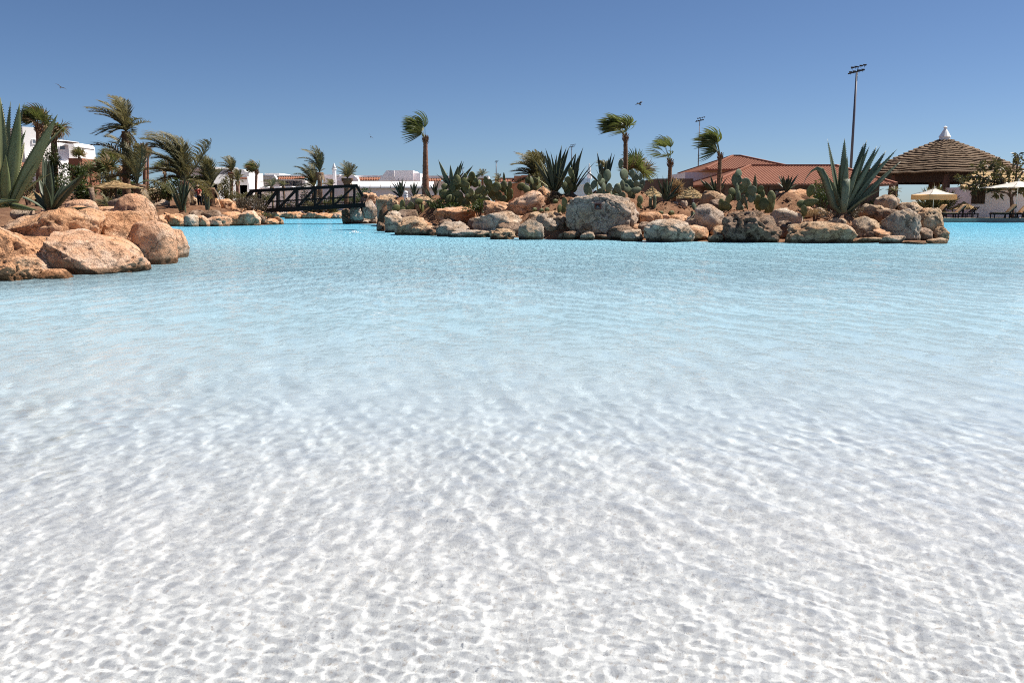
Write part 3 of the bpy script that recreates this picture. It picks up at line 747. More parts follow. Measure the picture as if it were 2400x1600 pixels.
# bank left of the bridge
for box, mt, Y, kw, lab in [
    (box4(c2, 835, 1312, 965, 1438), 'orange', None, {}, 'orange boulder beside the sunken steps'),
    (box4(c2, 905, 1318, 1095, 1440), 'orange', None, {}, 'faceted orange boulder second from the steps'),
    (box4(c2, 1095, 1318, 1240, 1444), 'cream', None, {}, 'boulder with a chalk white face among the orange ones'),
    (box4(c2, 1200, 1330, 1355, 1442), 'pink', None, {}, 'pink boulder with a groove next to the chalk white face'),
    (box4(c2, 1345, 1340, 1565, 1440), 'pink', None, dict(rough=1.1), 'wide pink boulder at the waterline midway along the bank'),
    (box4(c2, 1305, 1335, 1395, 1405), 'orange', 62, {}, 'small orange rock perched behind the wide pink boulder'),
    (box4(c2, 1545, 1322, 1735, 1434), 'orange', None, dict(rough=.7), 'plain orange boulder with a smooth rounded top on the bank'),
    (box4(c2, 1635, 1276, 1868, 1434), 'pink', None, dict(rough=.9), 'tall sloping pink boulder with a bright face on the bank'),
    (box4(c2, 1852, 1358, 2060, 1425), 'orange', None, {}, 'low orange boulder near the bridge end of the bank'),
    (box4(c2, 1865, 1285, 2016, 1375), 'pink', 64.5, {}, 'pink boulder lying on top near the bridge end of the bank'),
    (box4(c2, 1995, 1342, 2106, 1422), 'orange', None, {}, 'last small orange boulder at the water under the bridge'),
    (box4(c2, 1378, 1132, 1466, 1300), 'orange', 67, dict(boxy=3), 'narrow upright orange rock beneath the black post'),
    (box4(c2, 1455, 1160, 1608, 1285), 'orange', 67.5, dict(boxy=3, rough=.7), 'big orange block beside the brown shrub'),
    (box4(c2, 775, 1166, 955, 1285), 'cream', 66, dict(sink=.4), 'pale pink boulder with a split near the dense brown palm skirt'),
    (box4(c2, 655, 1218, 830, 1326), 'pink', 64, dict(sink=.4), 'pale boulder above the sunken steps'),
    (box4(c2, 1150, 1232, 1445, 1300), 'orange', 65, dict(boxy=4, rough=.6, sink=.4), 'long flat orange ledge in front of the gardener'),
    (box4(c2, 915, 1228, 1040, 1305), 'orange', 64, dict(rough=1.4), 'rough orange rock beside the striped agave'),
    (box4(c2, 1100, 1140, 1235, 1260), 'tan', 67.5, dict(rough=1.3, sink=.4), 'knobbly tan rock at the hand of the gardener'),
    (box4(c2, 1040, 1275, 1160, 1335), 'brown', 63, {}, 'dark rock in the shade below the striped agave'),
]:
    rock(box, mt, lab, Y, LBk, **kw)
for box, mt, Y, lab in [
    (box4(c3, 975, 1000, 1172, 1093), 'orange', 87.6, 'square orange rock first in the row seen below the bridge'),
    (box4(c3, 1060, 995, 1180, 1050), 'pink', 90, 'pink rock on top of the square orange one below the bridge'),
    (box4(c3, 1160, 1025, 1245, 1088), 'orange', 87.5, 'small orange rock second in the row below the bridge'),
    (box4(c3, 1228, 1005, 1345, 1088), 'pink', 87.5, 'bright upright pink rock midway in the row below the bridge'),
    (box4(c3, 1300, 1012, 1540, 1091), 'orange', 87.8, 'long sloping orange rock in the row below the bridge'),
    (box4(c3, 1525, 1012, 1670, 1091), 'pink', 87.8, 'last pink rock of the row, next to the black shaded rock'),
    (box4(c3, 800, 1000, 900, 1060), 'pink', 94, 'pale rock by the white loungers under the low end of the bridge'),
    (box4(c3, 880, 1010, 1000, 1065), 'cream', 96, 'cream rock set back beside the square orange rock'),
]:
    rock(box, mt, lab, Y, FR)
# lesser rocks wedged between the big ones, along the waterlines
def fillers(poly, z_at, n, label, group, mts, i0, i1, seed, r0=.28, r1=.55):
    rng = np.random.default_rng(seed)
    pts = [Vector((p[0], p[1], 0)) for p in poly[i0:i1]]
    Ls = [(pts[i+1]-pts[i]).length for i in range(len(pts)-1)]
    tot = sum(Ls)
    for k in range(n):
        s = (k + rng.uniform(.2, .8))/n*tot
        i = 0
        while i < len(Ls)-1 and s > Ls[i]: s -= Ls[i]; i += 1
        d = (pts[i+1]-pts[i]).normalized()
        inn = Vector((-d.y, d.x, 0))
        p = pts[i] + d*s + inn*(rng.choice([.75, 1.5, 2.3], p=[.4, .35, .25]) + rng.uniform(-.2, .2))
        r = rng.uniform(r0, r1)
        V, F = ICO[4]
        V = V.copy()/((np.abs(V)**2.8).sum(1)**(1/2.8))[:, None]
        for _ in range(6):
            c = rng.normal(size=3); c /= np.linalg.norm(c); t = V @ c - rng.uniform(.7, .95)
            V = V - np.outer(np.where(t > 0, t*.88, 0), c)
        o = rng.uniform(0, 99, 3)
        V = V*(1 + (fbm(V*1.3+o, 3)*.22 + (fbm(V*3+o, 3, True)-.5)*.14))[:, None]*np.array([r*1.25, r, r*.8])
        a = rng.uniform(0, 6); V = V @ np.array([[math.cos(a), math.sin(a), 0], [-math.sin(a), math.cos(a), 0], [0, 0, 1]])
        mt = mts[int(rng.integers(len(mts)))]
        ob = mesh('boulder', V, F, M[mt], smooth=True)
        ob.location = (p.x, p.y, min(.6, max(.05, z_at(p.x, p.y))) + r*.28)
        bx_, by_, bl = min(BIG, key=lambda q: (q[0]-p.x)**2 + (q[1]-p.y)**2)
        side = 'just behind' if p.y-by_ > .5 else ('on the pond side of' if p.x > bx_ else 'on the far side of')
        side = ['just behind', 'tight against'][0 if p.y-by_ > .35 else 1]
        short = bl
        for cut in (' at the ', ' beside ', ' behind ', ' in front ', ' below ', ' under ', ' with ', ' next ', ' wedged ', ' lying ', ' between ', ' above ', ' near ', ' by ', ' cut ', ' crossed '):
            if len(short.split(cut)[0].split()) >= 3: short = short.split(cut)[0]
        lab = f"small {dict(orange='orange', pink='pink', brown='dark brown', tan='tan', grey='grey')[mt]} {('low' if r < (r0+r1)/2 else 'chunky')} rock {side} the {short}"
        while lab in FL_USED: lab = lab.replace('small ', 'small worn ', 1) if 'worn' not in lab else lab.replace('worn', 'cracked', 1) if 'cracked' not in lab else lab + ' again'
        FL_USED.add(lab)
        tag(ob, ' '.join(lab.split()[:16]), 'boulder', group)
FL_USED = set()
fillers(isl, island_z, 46, 'smaller weathered rock wedged between the large boulders around the island', 'filler rocks of the island edge', ['brown', 'orange', 'tan', 'brown', 'grey'], 0, 11, 71)
fillers(lb, left_z, 4, 'smaller orange rock wedged between the near outcrop boulders', 'filler rocks of the near outcrop', ['orange', 'pink', 'orange'], 1, 6, 72, .3, .6)
fillers(lb, left_z, 20, 'smaller orange rock wedged between the boulders of the bank', 'filler rocks of the bank', ['orange', 'orange', 'brown'], 8, 13, 73, .3, .6)
# rubble scattered on the soil: nobody could count it
def rubble():
    rng = np.random.default_rng(3)
    V0, F0 = ICO[3]; V0 = V0[:42*0+len(V0)]
    bm = bmesh.new(); bmesh.ops.create_icosphere(bm, subdivisions=1, radius=1)
    v = np.array([q.co[:] for q in bm.verts]); f = np.array([[q.index for q in g.verts] for g in bm.faces]); bm.free()
    Vs = []; Fs = []; n = 0
    for _ in range(4200):
        if rng.random() < .72:
            px, Y = rng.uniform(990, 2190), rng.uniform(36.4, 46)
            x = P(px, 500, Y)[0]; z = island_z(x, Y)
        else:
            px, Y = rng.uniform(100, 640), rng.uniform(24, 68)
            x = P(px, 500, Y)[0]; z = left_z(x, Y)
        if z < .3: continue
        s = rng.uniform(.02, .065)*(1 + 1.5*(rng.random() < .08))
        w = v*(1 + rng.normal(0, .18, v.shape))*s*np.array([1, 1, .7])
        Vs.append(w + (x, Y, z)); Fs.append(f+n); n += len(v)
    o = mesh('gravel', np.concatenate(Vs), np.concatenate(Fs), M['soil'])
    tag(o, kind='stuff')
rubble()
# ---------------------------------------------------------------- plants
WIND = Vector((-1, .1, -.12)).normalized()
def bez(a, c, b, n):
    return [(a*(1-t)**2 + c*2*t*(1-t) + b*t*t) for t in [i/n for i in range(n+1)]]
def feather(pts, L, rng, leaf=.19, m=0, dens=34, wind=.8, width=.075):
    """date palm frond: rachis plus two rows of leaflets pushed over by the wind"""
    mb = MB()
    n = len(pts)-1
    mb.tube(pts, [.035*L/3*(1-.8*i/n)+.004 for i in range(n+1)], 4, m, cap=False)
    for i in range(dens):
        t = .13 + .87*i/dens
        k = min(int(t*n), n-1); f = t*n-k
        p = pts[k].lerp(pts[k+1], f)
        d = (pts[k+1]-pts[k]).normalized()
        s = d.cross(Vector((0, 0, 1)))
        if s.length < .15: s = d.cross(Vector((0, 1, 0)))
        s.normalize()
        up = s.cross(d)
        l = L*leaf*1.2*(.55 + 1.3*math.sin(math.pi*min(1, t*.92+.06)))*.8
        for sg in (-1, 1):
            q = (d*.75 + s*sg*rng.uniform(.55, .9) + up*rng.uniform(.05, .4)).normalized()
            e1 = p + q*l*.5
            q2 = (q + WIND*wind*rng.uniform(.5, 1.1) + Vector((0, 0, -.18))).normalized()
            e2 = e1 + q2*l*.55
            w = d*width*rng.uniform(.7, 1.2)*(L/3)**.5
            mb.add([p-w*.5, p+w*.5, e1+w*.45, e1-w*.45, e2], [(0, 1, 2, 3), (3, 2, 4)], m)
    return mb
def trunk_mb(a, b, r0, r1, rng, bulge=0, n=22, sides=14, knob=.10):
    a, b = Vector(a), Vector(b)
    rings = []
    for i in range(n*2+1):
        t = i/(n*2)
        p = a.lerp(b, t)
        r = (r0*(1-t) + r1*t)*(1 + knob*(1 if i % 2 else -.4)) + bulge*max(0, (t-.8)/.2)**1.5
        if t > .97: r *= .8
        rings.append([p + Vector((math.cos(k*2*math.pi/sides), math.sin(k*2*math.pi/sides), 0))*r*(1+rng.uniform(-.07, .07)) + Vector((0, 0, rng.uniform(-.3, .3)*(b-a).length/n*.4)) for k in range(sides)])
    return MB().tube_rings(rings)
DP = 'date palms bent by the wind'
def date_palm(base, top, Y, tips, label, wbase=16, wtop=12, extra=10, L=None, dead=3, bulge=.12, name='date_palm', tm='palmtrunk', seed=1, fm='date', dens=34, leaf=.17, cat='palm tree', group=DP):
    rng = random.Random(seed)
    B, T = P(*base, Y), P(*top, Y)
    sc = SC(400, Y)
    root = empty(name, B, label, cat, group)
    lo = -B
    mesh_t = trunk_mb(Vector((0, 0, -.5)), T-B, wbase/2*sc, wtop/2*sc, rng, bulge)
    mesh_t.make('trunk', M[tm], root, True)
    o = T-B
    def frond(tip, mt, arch=.33):
        d = tip-o
        Ld = d.length
        c = o + d*.38 + Vector((0, 0, Ld*arch)) + Vector((.12*Ld, 0, 0))
        pts = bez(o, c, tip, 12)
        feather(pts, Ld*1.1, rng, leaf, dens=dens).make('frond', M[mt], root)
    Ls = []
    for t in tips:
        tp = P(t[0], t[1], Y + rng.uniform(-1, 1)) - B
        Ls.append((tp-o).length)
        frond(tp, fm, t[2] if len(t) > 2 else .3)
    mL = L*sc if L else (sum(Ls)/len(Ls) if Ls else 2)
    for k in range(extra):
        a = rng.uniform(0, 6.28)
        e = rng.uniform(-.2, 1.1)
        d = Vector((math.cos(a)*math.cos(e), math.sin(a)*math.cos(e), math.sin(e)))
        d = (d + WIND*.75).normalized()
        frond(o + d*mL*rng.uniform(.75, 1.0), fm)
    for k in range(dead):
        a = rng.uniform(0, 6.28)
        d = Vector((math.cos(a)*.6, math.sin(a)*.6, -.9))
        frond(o + d*mL*.5, 'dry', .2)
    return root
def fan_frond(c, axis, L, rng, wind, nseg=22, spread=105):
    """Washingtonia leaf blade: folded segments that stream away in the wind"""
    mb = MB()
    side = axis.cross(Vector((0, 0, 1)))
    if side.length < .1: side = Vector((0, 1, 0))
    side.normalize()
    tilt = Matrix.Rotation(rng.uniform(-1.1, 1.1), 3, axis)
    side = tilt @ side
    nrm = side.cross(axis)
    for i in range(nseg):
        a = R(-spread + 2*spread*(i+.5)/nseg)
        d = (axis*math.cos(a) + side*math.sin(a) + nrm*rng.uniform(-.12, .12)).normalized()
        l = L*(.72 + .28*math.cos(a*.8))*rng.uniform(.88, 1.1)
        p = c.copy(); V = []; F = []
        ns = 6
        for k in range(ns+1):
            t = k/ns
            w = min(l*t*math.tan(R(spread/nseg))*1.05 + .004, l*.036)*(1 if t < .55 else max(0, (1-t)/.45)**.8)
            cr = d.cross(nrm)
            if cr.length < .1: cr = side.copy()
            cr.normalize()
            V += [p - cr*w + nrm*w*.25, p + cr*w + nrm*w*.25]
            if k: F.append((2*k-2, 2*k-1, 2*k+1, 2*k))
            d = (d + WIND*wind*(.12+.5*t)*rng.uniform(.8, 1.2) + Vector((0, 0, -.1*t))).normalized()
            p = p + d*l/ns
        mb.add(V, F)
    return mb
FP = 'fan palms blown by the wind'
def fan_palm(base, top, Y, Lpet, Lblade, label, n=18, wbase=14, wtop=9, tm='redtrunk', seed=1, wind=.9, bias=.8, name='fan_palm', knob=.05, up=.5, fm='fan', dead=4, spread=105, group=FP, cat='palm tree', nseg=22, trunk=True):
    rng = random.Random(seed)
    B, T = P(*base, Y), P(*top, Y)
    sc = SC(400, Y)
    root = empty(name, B, label, cat, group)
    o = T-B
    if trunk:
        trunk_mb(Vector((0, 0, -.6)), o, wbase/2*sc, wtop/2*sc, rng, .0, knob=knob).make('trunk', M[tm], root, True)
        sh = MB()   # crown shaft: stubs of cut leaf stalks
        for k in range(26):
            a = k*2.4; h = -.28 + .36*k/26
            q = Vector((math.cos(a), math.sin(a), 0))
            s = wtop*sc
            sh.beam(o + Vector((0, 0, h*s*5)) + q*s*.3, o + Vector((0, 0, h*s*5 + s*.9)) + q*s*(.95), s*.28, s*.1)
        sh.make('crown_shaft', M['palmtrunk'], root)
    Lp, Lb = Lpet*sc, Lblade*sc
    for k in range(n):
        a = k*2.39996 + rng.uniform(-.3, .3)
        e = up + rng.uniform(-.55, .75)
        d = Vector((math.cos(a)*math.cos(e), math.sin(a)*math.cos(e), math.sin(e)))
        d = (d + WIND*bias*rng.uniform(.6, 1.1)).normalized()
        d0 = (d*.6 + Vector((0, 0, .8))).normalized()
        c = o + d*Lp*rng.uniform(.55, .85) + Vector((0, 0, Lp*rng.uniform(.35, .75)*(1 if up > .3 else -.1)))
        mid = o + d0*Lp*.5
        mb = MB()
        pts = bez(o, mid, c, 6)
        mb.tube(pts, [sc*.8*(1-.5*i/6) for i in range(7)], 4, cap=False)
        ax = (pts[-1]-pts[-2]).normalized()
        f = fan_frond(c, ax, Lb*rng.uniform(.8, 1.1), rng, wind, nseg, spread)
        mb.add(f.v, f.f)
        mb.make('frond', M[fm if k >= dead else 'dry'], root)
    return root
# agaves ------------------------------------------------------------
def agave_leaf(bend, width, fold=.35, thick=.12, teeth=False, base=.62, peak=.42):
    """unit length leaf along +Z, hollow side towards -X, bending by `bend`"""
    V = []; F = []; mi = []
    us = (-1, -.66, -.33, 0, .33, .66, 1)
    n = 14
    for k in range(n+1):
        t = k/n
        w = width*((base + (1-base)*math.sin(min(t/peak, 1)*math.pi/2)) if t < peak else max(.012, 1-((t-peak)/(1-peak))**1.55))
        x = -bend*4*t*(1-t)
        z = t
        fo = fold*(1-.3*t)
        for u in us: V.append((x - fo*w*(u*u), u*w, z + .0*u))
        for u in (.6, 0, -.6): V.append((x - fo*w*u*u + thick*w*(1-.6*t)*(1.6-abs(u)), u*w, z))
    m = len(us)+3
    for k in range(n):
        for j in range(m):
            j2 = (j+1) % m
            F.append((k*m+j, k*m+j2, (k+1)*m+j2, (k+1)*m+j))
            mi.append(1 if j in (0, 5) else 0)
    F.append(tuple(range(n*m, n*m+m)))
    mi.append(0)
    if teeth:
        for k in range(1, 40):
            t = k/42
            w = width*((base + (1-base)*math.sin(min(t/peak, 1)*math.pi/2)) if t < peak else max(.012, 1-((t-peak)/(1-peak))**1.55))
            x = -bend*4*t*(1-t)
            for s in (-1, 1):
                i = len(V)
                xx = x - fold*w*(1-.3*t)
                V += [(xx, s*w*.99, t-.006), (xx, s*w*.99, t+.006), (xx, s*(w+.011), t+.006)]
                F.append((i, i+1, i+2)); mi.append(2)
    return V, F, mi
def leaf_mesh(bend, width, mats, **kw):
    V, F, mi = agave_leaf(bend, width, **kw)
    me = bpy.data.meshes.new('leaf')
    me.from_pydata(V, [], F)
    for m in mats: me.materials.append(m)
    me.polygons.foreach_set('material_index', mi)
    me.polygons.foreach_set('use_smooth', [True]*len(F))
    return me
_lm = {}
def get_leaf(bend, width, style, teeth=False):
    k = (round(bend, 2), round(width, 3), style, teeth)
    if k not in _lm:
        a = {'stripe': ('agavegreen', 'margin'), 'dark': ('agavedark', 'agave'), 'blue': ('agave', 'agave'), 'yellow': ('agavedark', 'margin')}[style]
        _lm[k] = leaf_mesh(bend, width, [M[a[0]], M[a[1]], M['agavedark']], teeth=teeth)
    return _lm[k]
def orient(p, d, roll=0, face=0):
    z = d.normalized()
    out = Vector((d.x, d.y, 0))
    if face: out = out.normalized()*.55 + Vector((0, face, 0))
    if out.length < .04*d.length: out = Vector((.3, -1, 0))
    out.normalize()
    x = (out - z*out.dot(z)).normalized()
    y = z.cross(x)
    m = Matrix((x, y, z)).transposed().to_4x4()
    m = m @ Matrix.Rotation(roll, 4, 'Z')
    return Matrix.Translation(p) @ m @ Matrix.Scale(d.length, 4)
AG = 'agaves'
def agave(base, Y, tips, label, style='dark', wpx=7, extra=6, bend=.05, skirt=True, seed=1, spread=None, teeth=False, name='agave', group=AG, stem=.0):
    """tips: (px,py[,depth offset, width px, bend])"""
    rng = random.Random(seed)
    B = P(*base, Y)
    sc = SC(base[1], Y)
    root = empty(name, B, label, 'agave', group)
    hs = []
    def put(tp, w, b, r0, fc=0):
        d = tp - r0
        wl = round(w*sc/2/d.length*40)/40 if not teeth else w*sc/2/d.length
        inst('leaf', get_leaf(round(b*20)/20 if not teeth else b, max(.025, wl), style, teeth), root, orient(r0, d, rng.uniform(-.35, .35), fc))
    for t in tips:
        dy = t[2] if len(t) > 2 and t[2] is not None else rng.uniform(-.5, .5)
        tp = P(t[0], t[1], Y+dy) - B
        hs.append(tp.length)
        w = t[3] if len(t) > 3 and t[3] else wpx
        b = t[4] if len(t) > 4 else bend
        r0 = Vector((tp.x*.07, tp.y*.07, .02))
        put(tp, w, b, r0, (-1 if dy < .12 else 1)*rng.uniform(.5, 1.0))
    H = sum(hs)/len(hs)
    for k in range(extra):
        a = k*2.39996 + seed
        e = rng.uniform(.5, 1.25)
        d = Vector((math.cos(a)*math.cos(e), math.sin(a)*math.cos(e), math.sin(e)))*H*rng.uniform(.6, .9)
        put(d, wpx, bend, Vector((d.x*.05, d.y*.05, 0)))
    if skirt:
        sk = MB()
        for k in range(16):
            a = k*2.4
            q = Vector((math.cos(a), math.sin(a), 0))
            l = H*rng.uniform(.14, .26)
            sk.beam(q*.04*H + Vector((0, 0, .03*H)), q*l + Vector((0, 0, -l*rng.uniform(.3, .7))), wpx*sc*.7, .02*H)
        sk.tube([(0, 0, -.3*H), (0, 0, .08*H)], [.06*H, .07*H], 8)
        sk.make('stem', M['palmtrunk'], root)
    return root
# prickly pears -------------------------------------------------------
def pad_mesh(mt):
    V, F = ICO[3]
    V = V.copy()
    z = V[:, 2]
    tap = .80 + .2*np.clip((z+1)/.9, 0, 1)
    V[:, 0] *= tap; V[:, 1] *= .17*(1.15-.25*np.abs(z))
    V[:, 1] += .05*(V[:, 0]**2)
    return mesh('pad', V, F, M[mt], smooth=True)
_pads = {}
def pad(mt):
    if mt not in _pads:
        o = pad_mesh(mt); _pads[mt] = o.data
        bpy.data.objects.remove(o)
    return _pads[mt]
PP = 'prickly pears on the island'
def pear(base, Y, pads, label, mt='pad', seed=1, f=None, bright=(), fill=0, name='prickly_pear'):
    """pads: (cx,cy,rx,ry[,angle]) in crop pixels"""
    rng = random.Random(seed)
    s = {c4: 4.3545, c5: 4.3545, c6: 4.356, c7: 4.523}[f]
    bx = f(*base)
    B = P(*bx, Y)
    root = empty(name, B, label, 'cactus', PP)
    k = 0
    def put(px, py, rx, ry, ang, dy):
        Yk = Y+dy
        c = P(px, py, Yk) - B
        sc = SC(py, Yk)
        yaw = rng.uniform(-.75, .75)
        if rx < ry*.4:   # pad seen edge-on
            yaw = math.acos(max(.0, min(1, rx/ry*.8)))*rng.choice((-1, 1)); rx = ry*.75
        else: rx = rx/max(.6, math.cos(yaw))
        m = Matrix.Translation(c) @ Matrix.Rotation(-R(ang), 4, 'Y') @ Matrix.Rotation(yaw, 4, 'Z') @ Matrix.Rotation(rng.uniform(-.2, .2), 4, 'X') @ Matrix.Diagonal((rx*sc, (rx+ry)/2*sc, ry*sc, 1))
        inst('pad', pad(mt), root, m)
    for p in pads:
        x, y = f(p[0], p[1])
        put(x, y, p[2]/s, p[3]/s, p[4] if len(p) > 4 else rng.uniform(-14, 14), rng.uniform(-.45, .45))
    xs = [f(p[0], p[1]) for p in pads]
    for i in range(fill):
        x, y = rng.choice(xs)
        put(x+rng.uniform(-6, 6), y+rng.uniform(4, 16), rng.uniform(7, 11), rng.uniform(8, 13), rng.uniform(-40, 40), rng.uniform(.2, .9))
    return root
# shrubs --------------------------------------------------------------
SH = 'shrubs in the garden'
def shrub(box, Y, mt, label, n=900, leaf=4.0, name='shrub', cat='shrub', group=SH, seed=1, clumps=9, long=2.2, deep=.8, droop=0.0, stems=True):
    rng = np.random.default_rng(seed)
    x0, y0, x1, y1 = box
    yc = (y0+y1)/2
    sc = SC(yc, Y)
    C = P((x0+x1)/2, y1, Y)
    rx, rz = (x1-x0)/2*sc, (y1-y0)*sc
    root = empty(name, C, label, cat, group)
    # clumps of leaves
    cc = rng.normal(size=(clumps, 3)); cc /= np.linalg.norm(cc, axis=1)[:, None]
    cc *= rng.uniform(.25, .75, (clumps, 1))
    cr = rng.uniform(.28, .52, clumps)
    w = rng.integers(0, clumps, n)
    p = rng.normal(size=(n, 3)); p /= np.linalg.norm(p, axis=1)[:, None]
    p = cc[w] + p*cr[w][:, None]*rng.uniform(.45, 1, (n, 1))**.5
    p = np.clip(p, -1.05, 1.05)
    p = p*np.array([rx, rx*deep, rz/2]) + np.array([0, 0, rz*.5])
    d = rng.normal(size=(n, 3)) + (p-np.array([0, 0, rz*.3]))/max(rx, rz)*1.4 + np.array([-.35, 0, -droop])
    d /= np.linalg.norm(d, axis=1)[:, None]
    s = np.cross(d, rng.normal(size=(n, 3))); s /= np.linalg.norm(s, axis=1)[:, None]
    l = leaf*sc*rng.uniform(.6, 1.3, (n, 1)); wd = l/long/2
    V = np.stack([p, p+d*l*.45+s*wd, p+d*l, p+d*l*.45-s*wd], 1).reshape(-1, 3)
    F = np.arange(4*n).reshape(n, 4)
    mesh('foliage', V, F, M[mt], root)
    if stems:
        mb = MB()
        for k in range(7):
            e = cc[k % clumps]*np.array([rx, rx*deep, rz/2])*.9 + np.array([0, 0, rz*.5])
            mb.tube([(e[0]*.15, e[1]*.15, -.4), (e[0]*.5, e[1]*.5, rz*.25), tuple(e)], [sc*1.6, sc*1.1, sc*.4], 5)
        mb.make('stems', M['bark'], root)
    return root
# ---------------------------------------------------------------- palms
fan_palm((997, 462), (997, 327), 51, 24, 46, 'lone tall fan palm with thick red brown trunk at the channel end of the island', n=11, wbase=19, wtop=9, dead=0, spread=62, nseg=15, seed=3, wind=.8, bias=1.15, up=.6)
fan_palm((1467, 405), (1466, 322), 43.5, 26, 50, 'tallest crowned fan palm of the island, above the dark palmetto', n=13, wbase=12, wtop=9, dead=0, spread=62, nseg=15, seed=8, wind=.8, bias=1.05, up=.6, tm='palmtrunk')
fan_palm((1567, 472), (1571, 382), 41, 30, 40, 'thin fan palm with few fronds growing out of the yellow edged agave', n=6, wbase=9, wtop=9, seed=4, wind=.8, bias=1.0, up=.6, tm='palmtrunk', dead=0, spread=62, nseg=15)
fan_palm((1683, 470), (1688, 366), 40.5, 25, 48, 'slim fan palm standing in front of the red tiled roof', n=11, wbase=13, wtop=8, dead=0, spread=62, nseg=15, seed=6, wind=.8, bias=1.1, up=.6, tm='palmtrunk')
fan_palm((1490, 440), (1490, 418), 44.5, 28, 36, 'low dark palmetto between two fan palms on the island', n=16, seed=9, wind=.25, bias=.1, up=.5, trunk=False, name='palmetto', dead=5)
fan_palm((92, 480), (91, 300), 55, 22, 38, 'shaggy fan palm rising behind the giant agave leaves by the white house', n=22, wbase=16, wtop=12, seed=12, wind=.8, bias=.6, up=.6, tm='palmtrunk', dead=7)
fan_palm((128, 480), (126, 300), 57, 16, 34, 'second fan palm by the white house, its trunk wrapped in ivy', n=14, wbase=18, wtop=12, seed=14, wind=.5, bias=.1, up=.3, tm='palmtrunk', dead=8)
fan_palm((188, 395), (186, 372), 92, 9, 20, 'small distant fan palm beside the rounded white house corner', n=16, wbase=5, wtop=4, seed=15, wind=.3, bias=.1, up=.6, nseg=14)
fan_palm((262, 470), (262, 384), 84, 14, 30, 'fan palm with drooping dark fans left of the tallest date palm', n=16, wbase=6, wtop=5, seed=16, wind=.7, bias=.5, up=.5, nseg=16)
fan_palm((284, 470), (283, 392), 82, 6, 20, 'narrow fan palm with hanging dead fans against the tallest date palm', n=12, wbase=5, wtop=5, seed=17, wind=.6, bias=.0, up=-.5, nseg=14, dead=8)
fan_palm((250, 470), (252, 415), 72, 20, 36, 'low bushy fan palm behind the straw parasol', n=22, wbase=8, wtop=6, seed=18, wind=.4, bias=.3, up=.4, nseg=16)
fan_palm((340, 470), (338, 345), 70, 5, 26, 'column of hanging dead fans on a thin palm beside the leaning date palm', n=26, wbase=9, wtop=9, seed=19, wind=.2, bias=.1, up=-1.0, dead=14, nseg=14)
fan_palm((345, 470), (347, 362), 78, 5, 12, 'thin bare trunked palm with a tiny tuft, behind the column of dead fans', n=10, wbase=5, wtop=4, seed=20, wind=.4, bias=.3, up=.4, nseg=12)
fan_palm((599, 447), (601, 402), 92, 9, 26, 'fan palm standing alone above the low end of the bridge', n=16, wbase=6, wtop=6, seed=21, wind=1.0, bias=.95, up=.5, nseg=16)
fan_palm((215, 440), (212, 412), 78, 14, 26, 'low dark fan palm under the small distant one', n=16, wbase=6, wtop=5, seed=22, wind=.5, bias=.3, up=.5, nseg=14)
fan_palm((388, 455), (386, 405), 80, 12, 26, 'half hidden fan palm behind the feathery date palm', n=14, wbase=6, wtop=5, seed=23, wind=.7, bias=.5, up=.5, nseg=14)
date_palm((296, 478), (295, 308), 57, [(200, 254), (208, 262), (231, 237), (240, 252), (261, 225), (279, 228), (297, 235, .1), (353, 287, .25), (330, 280, .4), (246, 322, .35), (222, 268)], 'tallest date palm with fronds streaming in the wind above the bank', wbase=19, wtop=15, extra=9, seed=31, bulge=.12)
date_palm((342, 488), (322, 432), 56, [(212, 341, .45), (250, 321, .5), (262, 335, .5), (298, 318, .4), (285, 345, .5), (330, 340, .3), (328, 372, .5), (240, 352, .45)], 'leaning date palm with a thick brown skirt of old stalks', wbase=38, wtop=22, extra=8, seed=32, tm='palmtrunk', bulge=.3)
date_palm((433, 492), (432, 425), 63, [(329, 327, .5), (345, 318, .5), (362, 325, .5), (384, 314, .4), (400, 320, .4), (421, 324, .2), (425, 330, .15), (491, 332, .05), (350, 345, .5), (372, 340, .5), (395, 345, .45), (355, 372, .5), (342, 340, .5)], 'large feathery date palm sweeping over the striped agave', wbase=22, wtop=18, extra=12, seed=33, dens=40, leaf=.2)
date_palm((497, 495), (494, 440), 66, [(455, 372, .4), (464, 366, .4), (478, 367, .35), (490, 376, .3), (448, 392, .5), (500, 395, .3), (505, 410, .3), (455, 405, .5)], 'date palm with dense upright fronds behind the gardener', wbase=16, wtop=14, extra=12, seed=34, dens=40, leaf=.2)
date_palm((542, 470), (543, 404), 86, [(508, 383, .5), (519, 369, .3), (529, 367, .2), (537, 365, .15), (545, 369, .1), (551, 377, .2), (552, 388, .3), (513, 420, .4), (518, 436, .3), (566, 415, .4)], 'date palm with a pale neck in front of the white hotel', wbase=6, wtop=8, extra=8, seed=35, tm='redtrunk', dens=24, bulge=.3)
date_palm((558, 470), (557, 424), 85, [(545, 400, .2), (551, 395, .1), (557, 397, .1), (565, 398, .15), (572, 410, .3), (540, 412, .3)], 'shorter date palm beside the pale necked one at the white hotel', wbase=9, wtop=8, extra=12, seed=36, tm='redtrunk', dens=24)
date_palm((752, 503), (749, 404), 91, [(696, 372, .45), (707, 351, .4), (716, 352, .4), (731, 344, .25), (741, 343, .2), (748, 350, .1), (755, 358, .05), (762, 396, .2), (760, 408, .2)], 'tallest date palm seen through the bridge', wbase=9, wtop=11, extra=3, seed=37, dens=30, bulge=.25)
date_palm((733, 503), (736, 440), 92, [(687, 409, .4), (690, 391, .4), (712, 386, .3), (704, 394, .4), (727, 383, .2), (735, 388, .1), (700, 420, .4), (745, 410, .2)], 'shorter date palm crowding the tallest one behind the bridge', wbase=9, wtop=10, extra=9, seed=38, dens=30)
